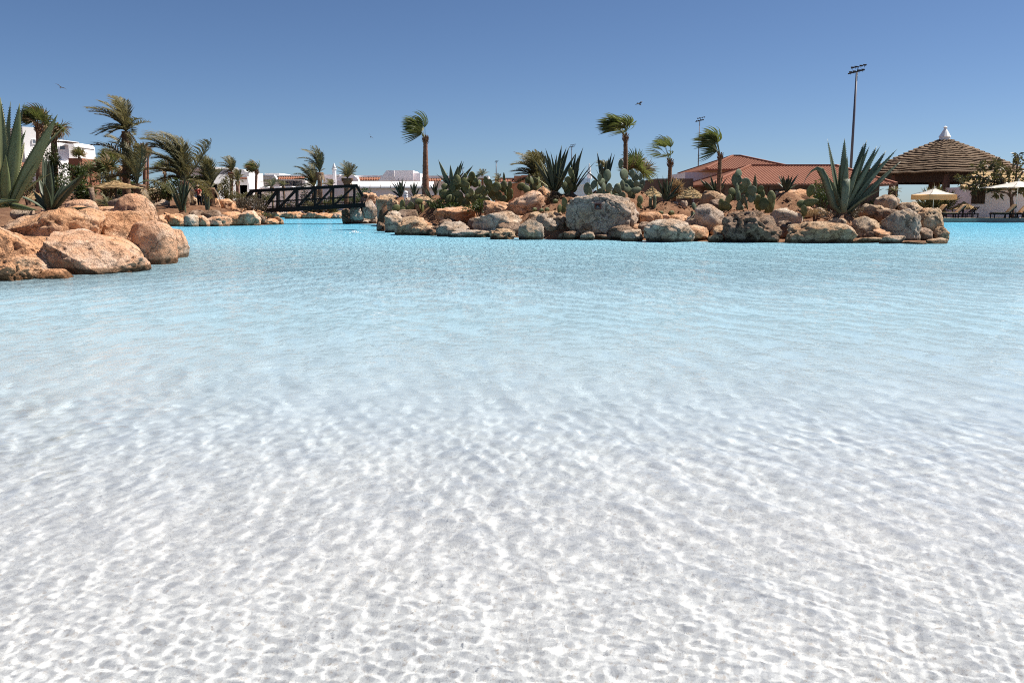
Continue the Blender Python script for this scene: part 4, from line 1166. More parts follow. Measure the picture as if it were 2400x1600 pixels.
date_palm((809, 503), (814, 418), 91, [(788, 390, .2), (798, 382, .2), (806, 376, .1), (815, 379, .05), (822, 382, .1), (831, 386, .15), (838, 392, .2), (836, 402, .3), (789, 402, .3), (795, 408, .3), (833, 410, .4)], 'upright date palm with a pineapple neck behind the high end of the bridge', wbase=8, wtop=13, extra=6, seed=39, dens=24, bulge=.5)
date_palm((775, 500), (776, 440), 94, [(757, 424, .4), (765, 419, .3), (775, 420, .3), (786, 428, .4), (758, 436, .4)], 'small date palm at the foot of the white chimney tower', wbase=5, wtop=5, extra=8, seed=40, dens=20)
date_palm((640, 480), (637, 438), 84, [(608, 428, .4), (620, 424, .4), (632, 420, .2), (645, 422, .2), (652, 430, .3)], 'yellowish small palm in front of the hotel gable', wbase=5, wtop=6, extra=9, seed=41, dens=20)
date_palm((668, 480), (664, 437), 88, [(652, 428, .3), (660, 424, .2), (668, 424, .2), (676, 432, .3)], 'tiny palm in the shade of the hotel balcony', wbase=4, wtop=5, extra=8, seed=42, dens=18)
date_palm((1132, 445), (1130, 414), 110, [(1116, 402, .3), (1124, 397, .2), (1133, 396, .2), (1140, 397, .2), (1147, 404, .3)], 'far small date palm behind the prickly pear thicket', wbase=4, wtop=5, extra=9, seed=43, dens=18)
date_palm((1168, 450), (1167, 424), 100, [(1154, 414, .3), (1160, 407, .3), (1167, 406, .2), (1174, 408, .2), (1181, 416, .3)], 'far date palm in front of the terracotta house', wbase=4, wtop=5, extra=10, seed=44, dens=18)
date_palm((1262, 455), (1262, 428), 50, [(1198, 387, .5), (1217, 362, .3), (1222, 372, .3), (1230, 366, .3), (1238, 362, .25), (1246, 357, .2), (1256, 355, .2), (1266, 358, .1), (1232, 384, .4), (1245, 380, .3), (1250, 395, .4)], 'bushy dark date palm behind the big dark agave', wbase=14, wtop=12, extra=14, seed=45, dens=44, leaf=.22)
date_palm((1415, 470), (1417, 395), 52, [(1398, 381, .3), (1405, 376, .2), (1414, 375, .2), (1424, 377, .2), (1430, 384, .3)], 'small palm head showing between two agaves in mid island', wbase=6, wtop=7, extra=8, seed=46, dens=18)
date_palm((2098, 512), (2097, 450), 75, [(2081, 442, .2), (2090, 438, .1), (2097, 436, .1), (2104, 437, .1), (2110, 443, .2), (2085, 452, .3), (2112, 450, .3)], 'small spiky yucca in the shade of the pavilion', wbase=4, wtop=4, extra=9, seed=47, dens=16, name='yucca', cat='yucca', group=SH)
date_palm((252, 505), (252, 490), 40, [(228, 470, .2), (238, 464, .2), (250, 462, .1), (262, 466, .2), (270, 478, .3), (225, 485, .3)], 'young palm seedling on the soil under the straw parasol', wbase=6, wtop=6, extra=9, seed=48, dens=20)
# ivy on the wrapped trunk
shrub((108, 330, 152, 440), 56.2, 'green', 'column of ivy smothering the second fan palm trunk', 1500, 5, 'ivy', 'ivy', seed=50, clumps=14, deep=.6)
# ---------------------------------------------------------------- agaves
G = AG
agave((18, 484), 19.3, [(1, 228, .2, 24, .02), (25, 237, .5, 22, .02), (46, 242, -.2, 29, .0), (58, 240, .5, 22, .03), (135, 268, -.3, 29, .03), (155, 293, .2, 27, .05), (92, 494, -.5, 15, -.16), (-40, 260, .3, 27, .05), (-80, 320, -.2, 27, .05), (20, 470, -1.2, 15, -.2), (48, 470, -1.0, 14, -.22)], 'giant agave with broad cream edged leaves cut by the photo edge', 'stripe', 24, 9, seed=2, teeth=True, skirt=False)
agave((118, 497), 21.5, [(100, 362, .4, 16, .02), (107, 366, .2, 14, .0), (114, 372, -.3, 16, .02), (123, 380, .3, 14, -.02), (200, 407, -.3, 12, .12), (185, 415, .3, 20, .06), (78, 448, .2, 14, .05), (217, 484, -.6, 12, -.22), (160, 420, .6, 16, .05), (90, 415, .4, 16, .03)], 'dark agave with upright and drooping leaves behind the flat orange slab', 'dark', 16, 5, seed=5, teeth=True)
agave((427, 500), 60, [(385, 427, .2, 6, .06), (391, 417, .3, 9, .05), (414, 415, -.2, 8, .03), (420, 415, .1, 7, .0), (426, 420, .4, 8, 0), (434, 415, -.3, 8, .0), (440, 417, .2, 9, .0), (444, 418, -.1, 7, .02), (457, 428, .2, 7, .08), (405, 430, -.4, 8, .03)], 'striped cream edged agave on the bank in front of the date palm', 'yellow', 8, 3, seed=6)
agave((487, 505), 60.5, [(483, 444, .1, 5, 0), (478, 452, .2, 4, .02), (490, 455, -.1, 4, 0), (497, 470, .2, 4, .05)], 'thin upright euphorbia like succulent near the gardener', 'blue', 4, 0, seed=7, skirt=False, name='succulent')
agave(c4(345, 1010), 60, [c4(*p) for p in ((320, 812), (352, 822), (370, 806), (407, 828), (235, 838), (270, 850), (300, 840), (338, 850), (390, 870), (225, 925))], 'first agave fan of the pair beside the white bollard', 'dark', 5, 6, seed=8)
agave(c4(482, 1025), 59, [c4(*p) for p in ((420, 850), (470, 838), (492, 832), (525, 842), (545, 905), (440, 870), (510, 870))], 'second agave fan of the pair, next to the lone tall fan palm', 'dark', 5, 6, seed=9)
agave(c4(700, 990), 50, [c4(*p) for p in ((640, 880), (675, 870), (700, 890), (740, 830), (760, 900), (690, 850))], 'small spiky agave between the tall fan palm and the prickly pears', 'dark', 5, 6, seed=10)
agave(c4(870, 960), 49, [c4(*p) + (None, 12, .02) for p in ((728, 628), (850, 678), (970, 635), (988, 645), (932, 685), (1085, 685), (1215, 740))], 'tall agave whose spikes rise above the prickly pear thicket', 'blue', 12, 4, seed=11)
agave(c4(655, 1130), 49.2, [c4(*p) + (None, 7, .15) for p in ((565, 900), (590, 895), (600, 1190))] + [c4(790, 1110)+(None, 12, .1), c4(760, 1130)+(None, 10, .1)], 'agave with one arching leaf above the small prickly pear clump', 'blue', 7, 2, seed=12)
agave(c5(520, 970), 43, [c5(*p) + (None, 10, .03) for p in ((300, 615), (370, 620), (418, 560), (428, 512), (470, 590), (512, 560), (545, 570), (595, 478), (645, 500), (672, 495), (610, 570), (480, 545), (340, 700), (742, 560))], 'big dark spiky agave on a stem above the rugged pink boulder', 'yellow', 10, 6, seed=13)
agave(c5(690, 980), 42.6, [c5(*p) + (None, 10, .03) for p in ((815, 500), (742, 552), (700, 620), (780, 640), (770, 580))] + [c5(945, 640)+(None, 5, .06), c5(900, 730)+(None, 5, .05), c5(850, 690)+(None, 5, .08)], 'dark agave with two thin yellow bent leaves beside the big dark one', 'yellow', 9, 3, seed=14)
agave(c5(1020, 930), 42, [c5(*p) + (None, 9, .02) for p in ((955, 542), (1000, 640), (1078, 600), (1106, 555), (1137, 570), (1050, 640))], 'dark agave spikes behind the prickly pear on the huge boulder', 'dark', 9, 4, seed=15)
agave(c5(1650, 1050), 39.5, [c5(*p) + (None, 7, .02) for p in ((1568, 800), (1592, 850), (1625, 788), (1670, 800), (1700, 850), (1738, 800), (1828, 858), (1640, 830), (1810, 960))], 'yellow edged agave standing alone on the brown soil', 'yellow', 7, 4, seed=16)
agave(c6(860, 985), 41, [c6(*p) + (None, 8, .02) for p in ((695, 825), (742, 838), (803, 778), (935, 788), (985, 800), (880, 870), (960, 870), (905, 840))], 'dark agave at the foot of the slim fan palm by the red roof', 'yellow', 8, 5, seed=17)
agave(c6(1262, 960), 40.5, [c6(1262, 770)+(None, 9, .0), c6(1240, 850)+(None, 6, .02), c6(1285, 860)+(None, 6, .02)], 'single upright agave blade behind the tall prickly pear', 'blue', 6, 1, seed=18, skirt=False)
agave(c6(1580, 960), 41, [c6(*p) + (None, 7, .02) for p in ((1500, 785), (1530, 790), (1548, 785), (1606, 778), (1646, 785), (1706, 772), (1625, 820), (1580, 810))], 'dark agave against the red tiled roof beside the giant agave', 'dark', 7, 4, seed=19)
big = agave(c7(425, 1110), 36, [c7(*p[:2]) + p[2:] for p in ((267, 293, .4, 15, .0), (450, 288, .1, 19, .0), (655, 340, .6, 17, .0), (686, 305, .3, 17, .02), (716, 368, -.1, 17, .02), (790, 372, .4, 18, .02), (834, 366, -.3, 17, .02), (893, 418, .3, 17, .03), (1010, 402, -.1, 16, .03), (1045, 535, .3, 13, .04), (640, 480, -.5, 18, .02), (480, 480, -.5, 18, .0), (395, 560, .2, 16, -.02))], 'giant blue green agave with long spread leaves and one folded leaf', 'blue', 17, 3, seed=20, teeth=True)
# its folded leaf: rises, folds over and hangs; and the blunt cut leaf
def strap(name, pts, w, parent, mt):
    mb = MB(); V = []; F = []
    n = len(pts)
    for i, (p, ww) in enumerate(zip(pts, w)):
        p = Vector(p)
        d = (Vector(pts[min(i+1, n-1)])-Vector(pts[max(0, i-1)])).normalized()
        s = d.cross(Vector((.1, 1, .1))).normalized()
        q = Vector((-.35, .94, .0))
        a = q*.8 + s*.45
        V += [p-a*ww, p+s.cross(q)*0+Vector((0, 0, -ww*.25)), p+a*ww, p+Vector((0, -ww*.1, -ww*.55))]
    for i in range(n-1):
        for k in range(4): F.append((i*4+k, i*4+(k+1) % 4, i*4+4+(k+1) % 4, i*4+4+k))
    mb.add(V, F)
    return mb.make(name, M[mt], parent, True)
bo = P(*c7(425, 1110), 36)
cp = [P(*c7(*q), 35.7)-bo for q in ((400, 1075), (330, 1000), (285, 850), (235, 700), (190, 620), (140, 605), (90, 640), (45, 700), (15, 770), (2, 830))]
strap('leaf', cp, [.12, .15, .16, .16, .15, .14, .12, .1, .06, .02], big, 'agave')
cp = [P(*c7(*q), 35.4)-bo for q in ((440, 1080), (450, 950), (462, 820), (470, 722))]
mb = MB(); mb.tube_rings([[p + Vector((math.cos(a)*r, math.sin(a)*r*.35, 0)) for a in [i*.7854 for i in range(8)]] for p, r in zip(cp, (.1, .15, .17, .16))])
mb.make('leaf', M['agave'], big, True)['label'] = 'blunt cut off leaf'
# ---------------------------------------------------------------- prickly pears
pear((480, 1205), 48.3, [(305, 1130, 46, 46), (362, 1090, 28, 55), (365, 1150, 28, 40), (450, 1095, 32, 36), (478, 1110, 12, 40), (530, 1055, 40, 32), (545, 1100, 12, 50), (570, 1130, 15, 45), (440, 1170, 36, 28, 30), (505, 1190, 25, 36), (560, 1190, 12, 35), (670, 1110, 36, 38), (630, 1100, 14, 60), (420, 1130, 28, 34), (600, 1150, 26, 36)], 'small prickly pear clump at the channel end of the island', f=c4, seed=1, fill=5)
pear((960, 1130), 47.5, [(890, 885, 56, 52), (925, 830, 32, 48), (1000, 860, 45, 50), (1070, 800, 36, 52), (1005, 790, 18, 26), (1020, 880, 30, 25), (1105, 870, 44, 42), (1112, 838, 22, 25), (795, 905, 36, 36), (805, 985, 60, 50), (910, 1000, 74, 62), (980, 945, 16, 55, 40), (1045, 930, 12, 48), (850, 1040, 50, 55), (960, 1050, 50, 50), (1010, 1080, 45, 50), (870, 940, 40, 45), (930, 1090, 50, 45)], 'largest dark prickly pear in the thicket by the tall agave', f=c4, seed=2, fill=14)
pear((1150, 1150), 46.5, [(1145, 945, 52, 34, 35), (1200, 970, 40, 34), (1185, 915, 25, 26), (1080, 1030, 36, 46), (1205, 1045, 58, 44), (1215, 850, 26, 52), (1255, 865, 26, 42), (1150, 880, 18, 50), (1130, 1090, 45, 50), (1060, 960, 30, 40), (1240, 930, 35, 45)], 'prickly pear with pale lit pads in the middle of the thicket', f=c4, seed=3, fill=9)
pear((1390, 1090), 46.8, [(1320, 910, 52, 56), (1280, 960, 40, 50), (1400, 880, 30, 42), (1458, 890, 22, 44), (1398, 810, 14, 52), (1405, 890, 13, 46), (1415, 980, 13, 50), (1462, 975, 32, 54), (1290, 1025, 25, 28), (1345, 1000, 40, 48), (1390, 1030, 40, 40)], 'prickly pear with a column of thin edge-on pads above the golden orange boulder', f=c4, seed=4, fill=6)
pear((300, 960), 47.5, [(185, 905, 46, 42), (320, 855, 52, 46), (285, 840, 22, 42), (262, 800, 12, 30), (360, 840, 16, 42), (235, 930, 40, 40), (300, 920, 45, 40)], 'low prickly pear behind the rugged pink cream boulder', f=c5, seed=5, fill=4)
pear((655, 1000), 42, [(690, 762, 30, 55), (658, 840, 38, 42), (716, 820, 14, 50), (630, 900, 36, 46), (690, 900, 26, 44), (655, 960, 30, 40)], 'reddish prickly pear tucked beside the big dark agave', f=c5, seed=6, fill=3)
pear((1040, 1060), 38.6, [(1060, 790, 42, 64), (980, 812, 22, 38), (920, 885, 30, 52), (852, 922, 36, 62), (1165, 920, 38, 50), (1037, 982, 30, 37), (1075, 920, 32, 54), (1150, 1010, 30, 36), (1214, 1000, 30, 42), (1103, 990, 18, 46), (1022, 912, 26, 48), (960, 900, 15, 46), (885, 945, 20, 44), (985, 960, 24, 40)], 'blue green prickly pear growing directly on top of the huge grey boulder', 'teal', f=c5, seed=7, fill=5)
pear((1260, 1020), 39.6, [(1196, 672, 24, 48), (1232, 780, 50, 60), (1315, 772, 28, 48), (1346, 815, 36, 42), (1400, 810, 20, 36), (1356, 876, 32, 32), (1400, 912, 28, 32), (1356, 940, 56, 34, 10), (1290, 870, 40, 42), (1240, 870, 42, 52), (1290, 960, 30, 50), (1260, 925, 40, 44), (1215, 880, 26, 44)], 'large blue green prickly pear with a high single pad beside the dark palmetto', 'teal', f=c5, seed=8, fill=6)
pear((600, 1175), 38.8, [(622, 1070, 30, 56), (572, 1128, 24, 46), (610, 1140, 26, 40)], 'dark small prickly pear at the side of the huge grey boulder', f=c5, seed=9)
pear((1400, 1130), 38.4, [(1395, 1040, 32, 48), (1402, 1115, 14, 26), (1380, 1090, 20, 30)], 'small prickly pear just past the end of the huge grey boulder', f=c5, seed=10)
pear((1100, 1150), 38.0, [(1095, 770, 42, 46), (1070, 835, 46, 70), (1122, 922, 32, 50), (1168, 862, 52, 46, -35), (1190, 920, 40, 70), (1230, 945, 40, 52), (1230, 1010, 38, 62), (1078, 925, 26, 60), (1090, 1000, 30, 62), (1130, 1042, 20, 52), (1100, 1095, 26, 48), (1165, 1060, 12, 82), (1055, 960, 22, 40)], 'tallest prickly pear, its rounded pads silhouetted on the red tiled roof', 'teal', f=c6, seed=11, fill=4)
pear((960, 1150), 37.6, [(1025, 955, 40, 40), (990, 1035, 30, 54), (918, 1072, 32, 46), (960, 1090, 34, 40), (975, 1120, 24, 36)], 'low prickly pear in front of the tallest one', f=c6, seed=12, fill=3)
pear((1350, 1170), 37.8, [(1285, 1040, 40, 56), (1350, 1080, 46, 66), (1430, 1010, 44, 68), (1430, 1110, 36, 62), (1320, 925, 28, 32), (1390, 1130, 36, 50), (1300, 1110, 34, 50), (1340, 985, 26, 44)], 'broad padded prickly pear between the tallest one and the white boulder', f=c6, seed=13, fill=4)
pear((1745, 1260), 36.6, [(1830, 945, 46, 66), (1815, 1068, 88, 40, 12), (1735, 1080, 54, 42), (1760, 1150, 30, 60), (1745, 1220, 22, 50)], 'dark prickly pear with a thick stem leaning by the giant agave', 'pad', f=c6, seed=14)
pear((635, 1230), 37.4, [(640, 1108, 26, 46), (630, 1195, 26, 38)], 'two pad prickly pear on the soil by the tall white grey boulder', 'teal', f=c6, seed=15)
def columnar(base, top, Y, rpx, label):
    B = P(*base, Y); h = P(*top, Y)[2]-B[2]; r = rpx*SC(base[1], Y)
    rings = []
    for i in range(9):
        t = i/8
        rr = r*(1 if t < .7 else math.sqrt(max(.02, 1-((t-.7)/.31)**2)))
        rings.append([Vector((math.cos(k*math.pi/8)*rr*(1 if k % 2 else .82), math.sin(k*math.pi/8)*rr*(1 if k % 2 else .82), -.1+t*(h+.1))) for k in range(16)])
    o = MB().tube_rings(rings).make('columnar_cactus', M['teal'], None, True)
    o.location = B
    tag(o, label, 'cactus')
columnar(c5(1540, 1130), c5(1542, 985), 39, 4.2, 'single upright columnar cactus near the yellow edged agave')
columnar(c5(1497, 1120), c5(1490, 1010), 39.2, 4, 'short dark columnar cactus beside the taller one')
columnar(c2(1345, 1340), c2(1322, 1200), 61.5, 2.5, 'thin pole cactus standing on the bank before the long orange ledge')
columnar(c2(1110, 1340), c2(1105, 1215), 61.5, 2.4, 'thin pole cactus at the foot of the striped agave')
def barrel(c, Y, rpx, label):
    B = P(c[0], c[1], Y); r = rpx*SC(c[1], Y)
    rings = []
    for i in range(11):
        t = -1+2*i/10
        rr = r*math.sqrt(max(.01, 1-t*t))
        rings.append([Vector((math.cos(k*math.pi/16)*rr*(1 if k % 2 else .88), math.sin(k*math.pi/16)*rr*(1 if k % 2 else .88), t*r*.95)) for k in range(32)])
    o = MB().tube_rings(rings).make('barrel_cactus', M['pad'], None, False)
    o.location = B
    tag(o, label, 'cactus', 'round cacti planted on the brown soil')
for (x, y), r, Y, l in [((318, 1140), 6, 41, 'round barrel cactus nearest the rugged pink cream boulder'), ((388, 1150), 6, 40.6, 'round barrel cactus in the middle of the row of three'), ((444, 1140), 6, 40.4, 'round barrel cactus nearest the huge grey boulder'), ((530, 1055), 6.5, 41.5, 'round barrel cactus at the foot of the big dark agave')]:
    barrel(c5(x, y), Y, r, l)
for (x, y), r, l in [((1608, 1175), 6, 'round barrel cactus behind the smooth rust brown block'), ((1715, 1175), 7, 'round barrel cactus behind the dome shaped boulder')]:
    barrel(c5(x, y), 38.4, r, l)
# ---------------------------------------------------------------- shrubs and hedges
for i, (box, Y, mt, lab, n, lf, kw) in enumerate([
    ((20, 405, 110, 475), 60, 'olive', 'dark garden shrub below the white house behind the giant agave', 1100, 6, {}),
    ((95, 400, 175, 488), 52, 'green', 'tall leafy shrub between the ivy column and the straw parasol', 1500, 6, {}),
    ((140, 375, 215, 430), 74, 'green', 'rounded dark shrub under the rounded white house corner', 1100, 6, {}),
    ((160, 410, 235, 482), 62, 'green', 'broad leaved shrub left of the straw parasol', 1300, 9, dict(long=3.5)),
    ((215, 405, 300, 482), 68, 'olive', 'pale strap leaved clump behind the straw parasol', 1100, 12, dict(long=5)),
    ((270, 420, 345, 485), 66, 'green', 'shrub filling the gap between the tallest and leaning date palms', 1200, 7, {}),
    ((335, 405, 410, 490), 70, 'olive', 'speckled shrub behind the pale pink split boulder', 1500, 6, {}),
    ((370, 415, 420, 480), 67, 'green', 'dark shrub behind the striped agave', 900, 6, {}),
    ((395, 400, 470, 470), 72, 'green', 'dark shrub under the large feathery date palm', 1200, 6, {}),
    ((440, 415, 520, 485), 71, 'green', 'shrub just behind the gardener', 1200, 6, {}),
    ((505, 420, 560, 478), 74, 'olive', 'shrub behind the black post by the hotel', 1000, 5, {}),
    ((310, 470, 378, 505), 58.5, 'dull', 'dense brown skirt of dead stalks at the foot of the leaning date palm', 1400, 9, dict(long=4)),
    ((546, 452, 640, 502), 63.5, 'dull', 'brown twiggy shrub hiding the low end of the bridge', 3000, 3.2, dict(clumps=16)),
    ((535, 448, 585, 478), 70, 'olive', 'green low shrub between the orange block and the bridge', 900, 4, {}),
    ((570, 440, 660, 480), 76, 'olive', 'hedge behind the low end of the bridge', 1300, 5, {}),
    ((640, 450, 720, 505), 90, 'olive', 'straggly pale shrub seen through the first bridge panels', 1000, 5, dict(long=4)),
    ((700, 448, 760, 505), 92, 'olive', 'speckled shrub seen through the middle bridge panels', 1200, 4.5, {}),
    ((745, 455, 800, 505), 93, 'green', 'green shrub at the foot of the date palms behind the bridge', 1000, 5, {}),
    ((780, 455, 860, 482), 95, 'green', 'clipped hedge seen through the last bridge panel', 1200, 4, dict(clumps=14)),
    ((700, 470, 810, 503), 90, 'olive', 'row of strap leaved plants above the far rocks', 1100, 9, dict(long=6)),
    ((830, 440, 880, 470), 84, 'green', 'small shrub by the shaded white wall past the bridge', 700, 4, {}),
    ((1240, 400, 1290, 450), 49, 'olive', 'olive shrub around the base of the bushy dark date palm', 1100, 5, {}),
    ((1560, 415, 1600, 470), 44, 'dry', 'dry grassy tuft behind the yellow edged agave', 800, 14, dict(long=9)),
    ((1895, 420, 1975, 480), 40, 'green', 'dark shrub behind the giant agave', 1200, 5, {}),
    ((1900, 440, 1990, 496), 39.5, 'green', 'low dark bush behind the pale square stone', 1000, 4.5, {}),
    ((2020, 440, 2105, 514), 75, 'green', 'dark bush behind the peaked pale rock', 1000, 5, {}),
    ((2150, 452, 2235, 508), 74.5, 'olive', 'tall strap leaved plants beneath the square parasol', 650, 26, dict(long=10, droop=-.9)),
    ((1880, 488, 1940, 512), 36.8, 'dry', 'dry grass tuft on the soil beside the giant agave', 700, 7, dict(long=8)),
    ((1925, 480, 2030, 518), 36.3, 'dull', 'dark tangle of dead leaves under the giant agave', 1200, 8, dict(long=4)),
    ((1268, 448, 1332, 486), 42.2, 'dull', 'tangle of dead leaves under the big dark agave', 900, 8, dict(long=5)),
    ((1085, 466, 1165, 500), 44.6, 'green', 'shaded undergrowth beneath the prickly pear thicket', 1000, 5, {}),
    ((985, 466, 1085, 498), 47.2, 'green', 'shaded plants below the largest dark prickly pear', 1200, 5, {}),
    ((600, 495, 652, 510), 62.6, 'green', 'little green tuft between the rocks by the bridge', 300, 3, {}),
]):
    shrub(box, Y, mt, lab, n, lf, seed=100+i, **kw)
# ---------------------------------------------------------------- buildings
def wall(name, mt, px0, py0, px1, py1, Y, depth, parent, Yb=None, base=None):
    """a block whose front face spans the photo box; Yb = depth of its other front corner"""
    Yb = Yb or Y
    a, b = P(px0, py0, Y), P(px1, py0, Yb)
    z1 = a.z; z0 = P(px0, py1, Y).z
    if name.endswith('wall') and py1 >= 375: z0 = min(z0, .1)   # down to the ground
    d = Vector((b.x-a.x, b.y-a.y, 0)).normalized()
    n = Vector((-d.y, d.x, 0))*depth
    a0 = Vector((a.x, a.y, z0)); b0 = Vector((b.x, b.y, z0))
    up = Vector((0, 0, z1-z0))
    mb = MB(); mb.hexa([a0, b0, b0+n, a0+n, a0+up, b0+up, b0+n+up, a0+n+up])
    return mb.make(name, M[mt], parent)
def window(px0, py0, px1, py1, Y, parent, bars=1, frame='white', Yb=None):
    """frame, and a recessed pane split by a bar"""
    Yb = Yb or Y
    a, b = P(px0, py0, Y), P(px1, py0, Yb); z0 = P(px0, py1, Y).z; z1 = a.z
    d = Vector((b.x-a.x, b.y-a.y, 0)); w = d.length; d.normalize(); n = Vector((-d.y, d.x, 0))
    t = min(.12, w*.06)
    mb = MB()
    o = -n*.04
    def bx(u0, u1, v0, v1, y0, y1, m):
        q = lambda u, v, y: Vector((a.x, a.y, 0)) + d*u + n*y + Vector((0, 0, v))
        m.hexa([q(u0, v0, y0), q(u1, v0, y0), q(u1, v0, y1), q(u0, v0, y1), q(u0, v1, y0), q(u1, v1, y0), q(u1, v1, y1), q(u0, v1, y1)])
    bx(0, w, z0, z0+t, -.06, .05, mb); bx(0, w, z1-t, z1, -.06, .05, mb)
    bx(0, t, z0+t, z1-t, -.06, .05, mb); bx(w-t, w, z0+t, z1-t, -.06, .05, mb)
    for k in range(bars):
        u = w*(k+1)/(bars+1)
        bx(u-t*.4, u+t*.4, z0+t, z1-t, -.05, .03, mb)
    f = mb.make('window', M[frame], parent)
    p = MB(); bx(t, w-t, z0+t, z1-t, -.02, .01, p)
    p.make('pane', M['glass'], f)
    return f
def rel(o): return o   # buildings keep world coordinates under an Empty at the origin of the world
def house(name, label, cat='building', group=None):
    return empty(name, (0, 0, 0), label, cat, group)
def vault(name, mt, px0, px1, ytop, ybase, Y, depth, parent, n=12, side=False):
    """barrel vault seen end-on, running back"""
    a, b = P(px0, ybase, Y), P(px1, ybase, Y); zt = P(px0, ytop, Y).z
    cx = (a.x+b.x)/2; r = (b.x-a.x)/2; h = zt-a.z
    mb = MB(); V = []; F = []
    for j, y in enumerate((Y, Y+depth)):
        for i in range(n+1):
            t = math.pi*i/n
            V.append((cx - r*math.cos(t), y, a.z + h*math.sin(t)))
    for i in range(n): F.append((i, i+1, n+1+i+1, n+1+i))
    F.append(tuple(range(n, -1, -1))); F.append(tuple(range(n+1, 2*n+2)))
    mb.add(V, F)
    return mb.make(name, M[mt], parent, False)
def tiles_strip(px0, py0, px1, py1, Y, parent, rows=3):
    """sloped eave of clay tiles: ridges side by side, too fine to pick apart"""
    a, b = P(px0, py1, Y), P(px1, py1, Y); zt = P(px0, py0, Y+.5).z
    mb = MB(); n = max(6, int((b.x-a.x)/.3))
    for i in range(n):
        x0, x1 = a.x+(b.x-a.x)*i/n, a.x+(b.x-a.x)*(i+1)/n
        xm = (x0+x1)/2
        mb.hexa([(x0, Y-.35, a.z), (x1, Y-.35, a.z), (x1, Y+.5, zt-.1), (x0, Y+.5, zt-.1), (xm-.06, Y-.35, a.z+.12), (xm+.06, Y-.35, a.z+.12), (xm+.06, Y+.5, zt), (xm-.06, Y+.5, zt)])
    o = mb.make('roof_tiles', M['terracotta'], parent)
    o['kind'] = 'stuff'
    return o
# white hotel, wing nearest the date palms
h = house('white_hotel', 'white hotel wing with stepped parapets and recessed balcony, by the pale necked palm', 'hotel')
wall('wall', 'white', 497, 394, 560, 480, 100, 8, h, Yb=102.5)
wall('parapet', 'white', 497, 391, 558, 396, 99.7, 9, h, Yb=102.3)
vault('parapet', 'white', 548, 574, 396, 403, 106, 5, h)
wall('wall', 'white', 560, 403, 583, 414, 106, 6, h)
tiles_strip(563, 413, 584, 420, 106, h)
wall('balcony_wall', 'whiteshade', 562, 434, 585, 478, 106, 4, h)
wall('wall', 'white', 562, 419, 585, 434, 109, 3, h)
window(566, 421, 577, 433, 108.9, h)
mb = MB()
c = P(583, 445, 105.4)
mb.lathe([(.55, -2), (.5, -1), (.22, -.2), (.16, .5), (.16, 1.6)], c, 10)
mb.make('pillar', M['white'], h, True)
# long middle wing
h = house('white_hotel', 'long white hotel wing with a gable and red tiled eave above the bridge', 'hotel')
wall('wall', 'white', 583, 411, 640, 470, 118, 8, h)
wall('roof_slab', 'white', 580, 410, 720, 413, 117.5, 10, h)
wall('roof_terrace', 'white', 620, 406, 655, 411, 121, 6, h)
def gable(px0, pxm, px1, ytop, ybase, Y, depth, parent, mt='white'):
    a, b, m = P(px0, ybase, Y), P(px1, ybase, Y), P(pxm, ytop, Y)
    mb = MB()
    V = [a, b, m, a+Vector((0, depth, 0)), b+Vector((0, depth, 0)), m+Vector((0, depth, 0))]
    mb.add(V, [(0, 1, 2), (5, 4, 3), (0, 2, 5, 3), (2, 1, 4, 5), (1, 0, 3, 4)])
    return mb.make('gable', M[mt], parent)
gable(628, 642, 653, 410, 428, 116.5, 6, h)
wall('wall', 'whiteshade', 633, 427, 653, 470, 116.4, 6, h)
tiles_strip(651, 414, 712, 421, 116.5, h)
wall('fascia', 'white', 651, 420, 712, 423, 116.2, 1.5, h)
wall('back_wall', 'whiteshade', 652, 422, 714, 470, 121, 4, h)
wall('side_wall', 'white', 708, 421, 716, 470, 116.6, 6, h)
wall('balcony_wall', 'white', 652, 436, 713, 470, 116.8, .3, h)
window(686, 424, 705, 436, 120.8, h, 2)
window(660, 425, 676, 436, 120.8, h, 1)
window(586, 425, 598, 441, 117.9, h, 2)
for i in range(9):   # pergola timbers
    x = 585 + 8*i
    wall('pergola_timber', 'brownwood', x, 421, x+2.2, 423, 115.8, 2.5, h)
wall('pergola_beam', 'brownwood', 583, 423.2, 655, 424.4, 115.6, .2, h)
# scalloped canopy under the wing
h = house('white_canopy', 'row of shallow white vaulted awnings just above the bridge rail', 'canopy')
for i in range(4):
    vault('awning', 'white', 607 + i*28, 634 + i*28, 437-i*.4, 442, 108, 4, h)
wall('wall', 'whiteshade', 605, 442, 745, 475, 109, 2, h)
# chimney tower
t = empty('chimney_tower', P(784.5, 437, 104), 'slim white chimney tower with a conical cap beside the upright date palm', 'tower')
s = SC(430, 104)
MB().lathe([(4.6*s, -1.5), (4.4*s, 35*s), (4.4*s, 38*s)], (0, 0, 0), 14).make('shaft', M['white'], t, True)
MB().lathe([(5.6*s, 38*s), (6.1*s, 39.5*s), (5.6*s, 41*s)], (0, 0, 0), 14).make('ring', M['white'], t, True)
MB().lathe([(5.2*s, 41*s), (3.4*s, 46*s), (1.8*s, 51*s), (.7*s, 53*s), (.1*s, 54.5*s)], (0, 0, 0), 14).make('cap', M['white'], t, True)
